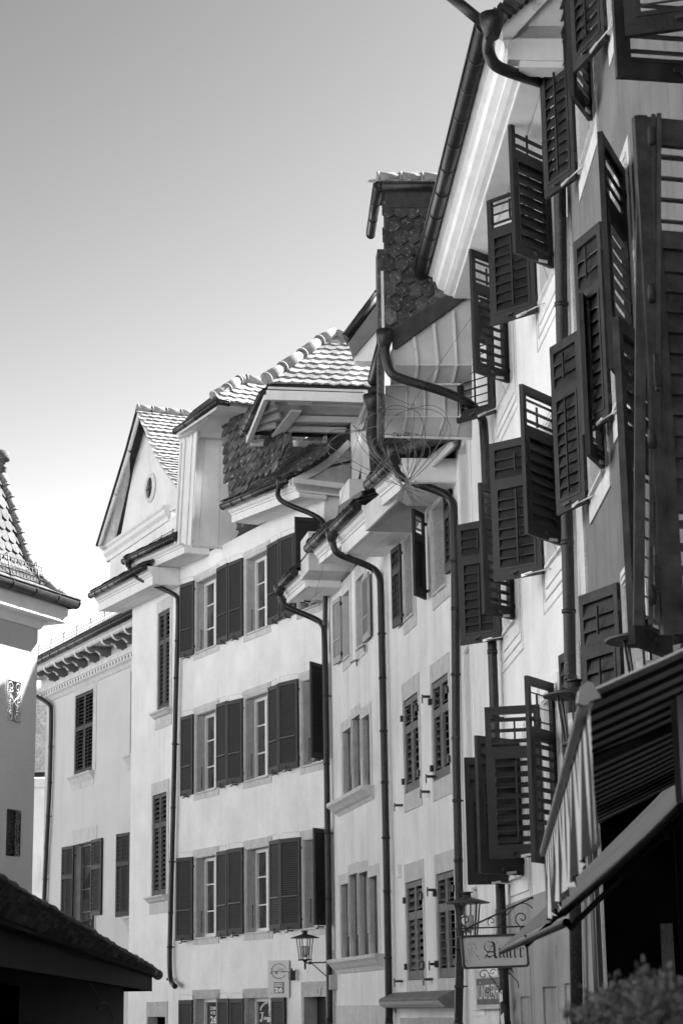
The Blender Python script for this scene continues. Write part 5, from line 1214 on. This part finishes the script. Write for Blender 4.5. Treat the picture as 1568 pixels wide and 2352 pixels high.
o_ = on(F2, zN, 178, 872, .048); xd = (on(F2, zN, 495, 845, .048)-o_); yd = UP
# dark squared badge
mb = MB(); mb.slab([on(F2, zN, *p, .043) for p in ((248,1042), (430,1038), (430,1240), (248,1243))], -F2.n*.002); obj('badge', mb, M['ink'], sp)
def tx(s_, x0, yb, x1, yt, m='chalk', f=F2, z=zN, d=.047, parent=None, bold=0, shear=0, nm='lettering'):
    o = f.D(z(x0, yb), d); xv = f.D(z(x1, yb), d)-o; hv = (f.D(z(x0, yt), d)-o).length
    xv = V((xv.x, xv.y, 0)); return text_mesh(nm, s_, m, parent, o, xv.normalized(), UP, xv.length, hv, bold, shear)
def pen(pts, w0, w1, f, z, d, mb, n=10):
    q = smooth([V((p[0], p[1])) for p in pts], 2)
    for i in range(len(q)-1):
        a, b = q[i], q[i+1]; e = (b-a); e = V((-e.y, e.x))/max(e.length, .01); w = w1 if (b.y-a.y) > abs(b.x-a.x)*.3 else w0
        mb.poly([f.D(z(*(p+e*s_*w/2)), d) for p, s_ in ((a, -1), (b, -1), (b, 1), (a, 1))])
def script(f, z, d, m, parent, T, which='all'):
    mb = MB()
    L = [ # strokes in the plate's own zoom pixels
     [(180,798),(195,788),(232,792)], [(212,792),(208,840),(200,882),(182,890),(180,868),(205,858)],
     [(250,838),(234,842),(234,862),(248,866),(256,852),(250,838)], [(262,838),(262,860),(278,862),(280,838)], [(282,838),(280,870),(278,892),(266,886),(296,866)][:4],
     [(290,840),(292,860),(304,858),(304,838)], [(306,838),(304,880),(290,890),(286,878),(310,858)], [(316,815),(314,826)], [(328,836),(316,840),(326,852),(322,864),(312,860)],
     [(385,800),(366,792),(356,820),(360,856),(378,862),(392,848)], [(402,790),(400,860)], [(400,850),(408,834),(416,838),(416,860)], [(432,838),(424,846),(430,858),(440,850),(432,838)], [(448,836),(448,858)], [(470,838),(458,842),(460,856),(472,850)], [(476,848),(488,840),(482,830),(476,844),(482,856),(494,844)],
     [(322,800),(330,786),(340,768)], [(330,786),(318,770)]]
    for s_ in (L if which == 'all' else L[:9]+L[9:10]):
        pen([T(*p) for p in s_], 5, 9, f, z, d, mb)
    return obj('script_lettering', mb, M[m], parent)
script(F2, zN, .047, 'ink', sp, lambda x, y: (x, y))
tx('SCHMUCK', 262, 1082, 412, 1060, parent=sp, bold=.02); tx('WERK', 262, 1124, 414, 1090, parent=sp, bold=.02); tx('26', 260, 1228, 414, 1140, parent=sp, bold=.03)
# window lettering on the shop panes
o1, c_ = plate('window_decal', 'white shop lettering ending in 26 on the left ground-floor window', 'sign', F2, zJ, ((375,1995), (422,1995), (422,2200), (375,2200)), -.24, 'pane', .002)
tx('SCHM', 378, 2030, 421, 2000, f=F2, z=zJ, d=-.236, parent=o1, bold=.02); tx('WER', 378, 2065, 421, 2038, f=F2, z=zJ, d=-.236, parent=o1, bold=.02); tx('26', 378, 2135, 430, 2075, f=F2, z=zJ, d=-.236, parent=o1, bold=.03)
o1, c_ = plate('window_decal', 'white script name in a ring on the window under the shop plate', 'sign', F2, zJ, ((760,1950), (850,1950), (850,2200), (760,2200)), -.24, 'pane', .002)
script(F2, zJ, -.236, 'chalk', o1, lambda x, y: (768+(x-178)*.62, 2048+(y-790)*.75), 'part')
mb = MB()
for k in range(20):
    ta, tb_ = R(90+80*k/20), R(90+80*(k+1)/20)
    for rr_ in (62, 70): mb.poly([F2.D(zJ(840+r__*math.cos(t), 2045-r__*1.15*math.sin(t)), -.236) for t, r__ in ((ta, rr_), (tb_, rr_), (tb_, rr_+5), (ta, rr_+5))])
obj('ring_mark', mb, M['chalk'], o1)
np_, c_ = plate('house_number', 'small white enamel plate reading 5 on the stone lintel', 'number plate', F2, zN, ((1012,1142), (1085,1140), (1085,1268), (1015,1272)), .04, 'signw', .012)
tx('5', 1032, 1252, 1060, 1165, m='ink', parent=np_, bold=.02)
# little wall floodlight bracket and electrical box
q = F2.D(zN(575, 920), .12); mb = MB(); mb.hexa([q+F2.u*i*.05+F2.n*j*.06+UP*k*.1 for k in (-1, 1) for i, j in ((-1,-1),(1,-1),(1,1),(-1,1))]); q_ = F2.D(zN(530, 858), .02); mb.beam(q+UP*.13, q_, .03, .03); mb.beam(q+UP*.1, q+UP*.14, .03, .03)
solo('wall_spotlight', mb, M['iron'], 'small dark spotlight on the wall right of the shop plate', 'lamp', q)
q = F3.D(zN(1370, 1040), .0); mb = MB(); mb.hexa([q+F3.u*i*.12+F3.n*j*.14+UP*k*.14 for k in (-1, 1) for i, j in ((-1,0),(1,0),(1,1),(-1,1))]); b_ = solo('junction_box', mb, M['stone'], 'grey metal box beside the big pipe below the stone window sill', 'box', q)
mb = MB(); mb.lathe(q+F3.u*.12+F3.n*.07, [(0, 0), (.07, 0), (.07, .1), (.05, .14), (0, .15)], 14, F3.u); mb.tube([q+F3.n*.05+UP*.14, q+F3.n*.05+UP*.6], .02, 8); mb.tube([q+F3.n*.05-UP*.14, q+F3.n*.05-UP*1.5], .02, 8); obj('conduit', mb, M['stone'], b_)
kp, c_ = plate('wall_panel', 'grey wall panel with tall thin white letters under the hanging sign', 'sign', F5, zO, ((255,600), (590,570), (600,975), (268,985)), .05, 'signg', .03)
for mm in [M['fabric']]: kp.data.materials.clear(); kp.data.materials.append(mm)
tx('KÜNSTLERH', 275, 905, 590, 655, f=F5, z=zO, d=.055, parent=kp, bold=.0)
mb = MB(); c2 = [F5.D(zO(*p), .06) for p in ((238,575), (600,535), (600,565), (250,598))]; mb.slab(c2, -F5.n*.06); c3 = [F5.D(zO(*p), .06) for p in ((255,990), (600,975), (600,1040), (255,1050))]; mb.slab(c3, -F5.n*.06); obj('panel_frame', mb, M['stone_pale'], kp)
# stickers on the pipe
for i, p in enumerate(((625,860), (650,1200))):
    q = F5.D(zO(*p), .185); mb = MB(); mb.slab([q+F5.u*a+UP*b for a, b in ((-.16,-.05), (.12,-.07), (.15,.04), (-.12,.08))], F5.n*.002)
    solo('pipe_sticker', mb, M['signw'], ('torn pale sticker on the dark pipe right of the lettered panel', 'lower torn pale sticker near the foot of the same dark pipe')[i], 'sticker', q)
# ================================================================ wire ornaments over the street
def ornament(z, Y, top, bot, R_, n, label, tails=4, sq=.6, m='wire', r=.0045):
    t_, b_ = atY(z(*top), Y), atY(z(*bot), Y); mb = MB(); ax = (b_-t_)
    for k in range(n):
        th = 2*math.pi*k/n+.3; d = V((math.cos(th), math.sin(th)*.8, 0))*(R_*random.uniform(.85, 1.1))
        pts = [t_, t_+d*.6+ax*-.02, t_+d*1.05+ax*.18, t_+d*1.0+ax*.42, t_+d*.6+ax*.72, b_+d*.1]
        e = b_-d*.35+ax.normalized()*R_*random.uniform(.3, .55); mb.tube(smooth(pts+[e], 3), r, 5)
    o = solo('wire_ornament', mb, M[m], label, 'ornament', b_, 'wire balloon ornaments hung over the street')
    mb = MB(); mb.lathe(t_, [(0, -.02), (.02, 0), (0, .03)], 8); mb.tube([t_, t_+UP*.05], .004, 5); obj('wire_knot', mb, M[m], o)
    return t_
YO = 24.0
w1 = ornament(zF, YO, (820,1090), (770,1670), .62, 7, 'largest looped wire ornament, on the right before the metal-clad dormer')
w2 = ornament(zF, YO+1.0, (410,1262), (740,1680), .68, 6, 'left looped wire ornament crossing the timber eaves and downpipe')
w3 = ornament(zF, YO+.6, (715,1300), (790,1640), .42, 6, 'smaller tangled wire ornament in the middle of the three')
mb = MB(); mb.tube([w1+UP*.05, w1+V((-.5, .2, .35)), F3.W(2, .9, w1.z+.1)], .003, 4); mb.tube([w1+UP*.05, F5.W(4.0, .3, w1.z+1.0)], .003, 4); solo('span_wire', mb, M['iron'], 'thin wire carrying the wire ornaments from eaves to wall', 'wire', w1)
# ================================================================ blurred hedge, bottom right
hg = thing('hedge_plant', 'leafy bush blurred in the bottom right corner', 'bush', (1.0, 3.2, 0))
mb = MB(); tw = MB(); random.seed(3)
def sprig(p, d, L):
    q = p; pts = [p]
    for k in range(7):
        d = (d+V((random.uniform(-.25, .25), random.uniform(-.25, .25), random.uniform(-.08, .22)))).normalized(); q = q+d*L/7; pts.append(q)
        for s_ in range(5):
            o = q+V([random.uniform(-.008, .008) for _ in range(3)]); e = V([random.uniform(-1, 1) for _ in range(3)]).normalized(); f_ = e.cross(V([random.uniform(-1, 1) for _ in range(3)])).normalized(); l = random.uniform(.007, .014)
            mb.poly([o, o+e*l*.5+f_*l*.3, o+e*l, o+e*l*.5-f_*l*.3])
    tw.tube(pts, .0009, 4)
def gp(x, y, Y=3.2): return atY(zT(x, y), Y)
for k in range(170):
    t = random.random(); x = 560+t*1150; top = 1360-(x-560)*.3+random.uniform(-40, 160)
    if x > 1250: top = 1200+random.uniform(-60, 200)
    p = gp(x, top+random.uniform(120, 520), 3.2+random.uniform(-.15, .4)); sprig(p, V((random.uniform(-.6, .5), random.uniform(-.2, .2), 1)), random.uniform(.03, .055))
for a, b in (((1340,1300), (1090,970)), ((1000,1420), (740,1280)), ((1380,1330), (1300,1080)), ((1560,1300), (1540,1090)), ((1050,1400), (1030,1290)), ((1300,1300), (1200,1050))):
    p, q = gp(*a), gp(*b)
    for k in range(3): sprig(p+V((random.uniform(-.01, .01),)*3), (q-p).normalized(), (q-p).length*random.uniform(.7, 1.05))
obj('foliage', mb, M['leaf'], hg); obj('twigs', tw, M['bark'], hg)['kind'] = 'stuff'
mb = MB()
for k in range(7): mb.tube([V((.35+k*.1, 3.25, 0)), V((.4+k*.1, 3.3, .8)), gp(700+k*130, 1560)], [.015, .01, .004], 6)
obj('stem', mb, M['bark'], hg)
mb = MB(); mb.hexa([V(p) for p in ((-12,-14,0), (-5.5,-14,0), (-5.5,22,0), (-12,22,0), (-12,-14,11), (-5.5,-14,11), (-5.5,22,11), (-12,22,11))])
oh = thing('opposite_house', 'plain sunlit plastered house across the street, left of the picture', 'house', (-8, 4, 0)); obj('wall', mb, M['opposite'], oh)
mb = MB(); mb.slab([V((-5.1,-14,11)), V((-5.1,22,11)), V((-9,22,13.5)), V((-9,-14,13.5))], V((0, 0, .15))); obj('roof', mb, M['tile'], oh)
sv = V((math.sin(R(58))*math.cos(R(40)), math.cos(R(58))*math.cos(R(40)), math.sin(R(40))))
SH = []
for p in ((82,1515), (13,1695), (0,1605)):
    q = FL.D(p, 0); t_ = (F3.W(0,-3.2,0)-q).dot(F3.n)/sv.dot(F3.n); SH.append(F3.loc(q+sv*t_))
print('SH', SH)
(aA, _d, hA), (aB, _d, hB), (aC, _d, hC) = SH
hT = max(hB+.9, 10.2+4.1*1.12); ab = lambda h: aB+(aA-aB)*(h-hB)/(hA-hB)
# unseen roofs shaped to shadow the left house: near gable end, far steep hip
mb = MB(); F3.ext(mb, [(.85, 10.2), (-.2, 10.7), (-2.2, 12.4), (-3.2, hT), (-7.2, 10.2)], -5.2, aB); obj('roof', mb, M['moss'], h4)
a_e = ab(10.4); mb = MB(); T = [F3.W(.9, .85, 10.4), F3.W(.9, -7.2, 10.4), F3.W(E3+1.5, -7.2, 10.4), F3.W(E3+1.5, .85, 10.4), F3.W(ab(hT), -3.2, hT), F3.W(E3+1.5, -3.2, hT), F3.W(a_e, -3.2, 10.4), F3.W(E3+1.5, -2.2, 12.6), F3.W(1.2, -2.2, 12.6)]
for q in ((0,6,4,8), (6,1,4), (0,8,7,3), (8,4,5,7), (1,2,5,4), (2,3,7,5), (0,3,2,1,6)): mb.poly([T[i] for i in q])
obj('roof', mb, M['moss'], h3)
# ================================================================ ground
mb = MB(); mb.poly([V((-400, -400, 0)), V((400, -400, 0)), V((400, 400, 0)), V((-400, 400, 0))]); struct('street', mb, M['street'])
# ================================================================ camera, sun, sky
cam = bpy.data.cameras.new('camera'); co = bpy.data.objects.new('camera', cam); COL.objects.link(co); scene.camera = co
cam.sensor_fit = 'VERTICAL'; cam.sensor_height = 36; cam.lens = FPX/2352*36; cam.clip_start = .1; cam.clip_end = 2000
from mathutils import Matrix
co.matrix_world = Matrix(((CR.x, CU.x, -FW.x, CAM.x), (CR.y, CU.y, -FW.y, CAM.y), (CR.z, CU.z, -FW.z, CAM.z), (0, 0, 0, 1)))
cam.dof.use_dof = True; cam.dof.focus_distance = 34; cam.dof.aperture_fstop = 8.0
SAZ, SEL = R(58), R(40)      # azimuth from +Y towards +X
sd = V((math.sin(SAZ)*math.cos(SEL), math.cos(SAZ)*math.cos(SEL), math.sin(SEL)))
sun = bpy.data.lights.new('sun', 'SUN'); so_ = bpy.data.objects.new('sun', sun); COL.objects.link(so_)
sun.energy = 5.0; sun.angle = R(.5); so_.rotation_euler = sd.to_track_quat('Z', 'Y').to_euler()
w = bpy.data.worlds.new('World'); scene.world = w; w.use_nodes = True; nt = w.node_tree
sk = nt.nodes.new('ShaderNodeTexSky'); sk.sky_type = 'NISHITA'; sk.sun_disc = False; sk.sun_elevation = SEL; sk.sun_rotation = SAZ; sk.air_density = 1.0; sk.dust_density = .5
sp_ = nt.nodes.new('ShaderNodeSeparateColor'); cb = nt.nodes.new('ShaderNodeCombineColor')
mx = nt.nodes.new('ShaderNodeMath'); mx.operation = 'MULTIPLY_ADD'; mx.inputs[1].default_value = .8
m2 = nt.nodes.new('ShaderNodeMath'); m2.operation = 'MULTIPLY'; m2.inputs[1].default_value = .2
nt.links.new(sk.outputs[0], sp_.inputs[0]); nt.links.new(sp_.outputs[0], mx.inputs[0]); nt.links.new(sp_.outputs[1], m2.inputs[0]); nt.links.new(m2.outputs[0], mx.inputs[2])
pw = nt.nodes.new('ShaderNodeMath'); pw.operation = 'POWER'; pw.inputs[1].default_value = 2.25
pm = nt.nodes.new('ShaderNodeMath'); pm.operation = 'MULTIPLY'; pm.inputs[1].default_value = .222      # contrast of a black-and-white film behind an orange filter
nt.links.new(mx.outputs[0], pw.inputs[0]); nt.links.new(pw.outputs[0], pm.inputs[0])
sm_ = nt.nodes.new('ShaderNodeMath'); sm_.operation = 'SMOOTH_MIN'; sm_.inputs[1].default_value = 14.0; sm_.inputs[2].default_value = 3.0
nt.links.new(pm.outputs[0], sm_.inputs[0])
for i in range(3): nt.links.new(sm_.outputs[0], cb.inputs[i])
nt.links.new(cb.outputs[0], nt.nodes['Background'].inputs[0]); nt.nodes['Background'].inputs[1].default_value = .1
scene.view_settings.view_transform = 'Standard'; scene.view_settings.look = 'None'; scene.view_settings.exposure = 2.22; scene.view_settings.gamma = 1
scene.cycles.use_denoising = True
scene.cycles.max_bounces = 8
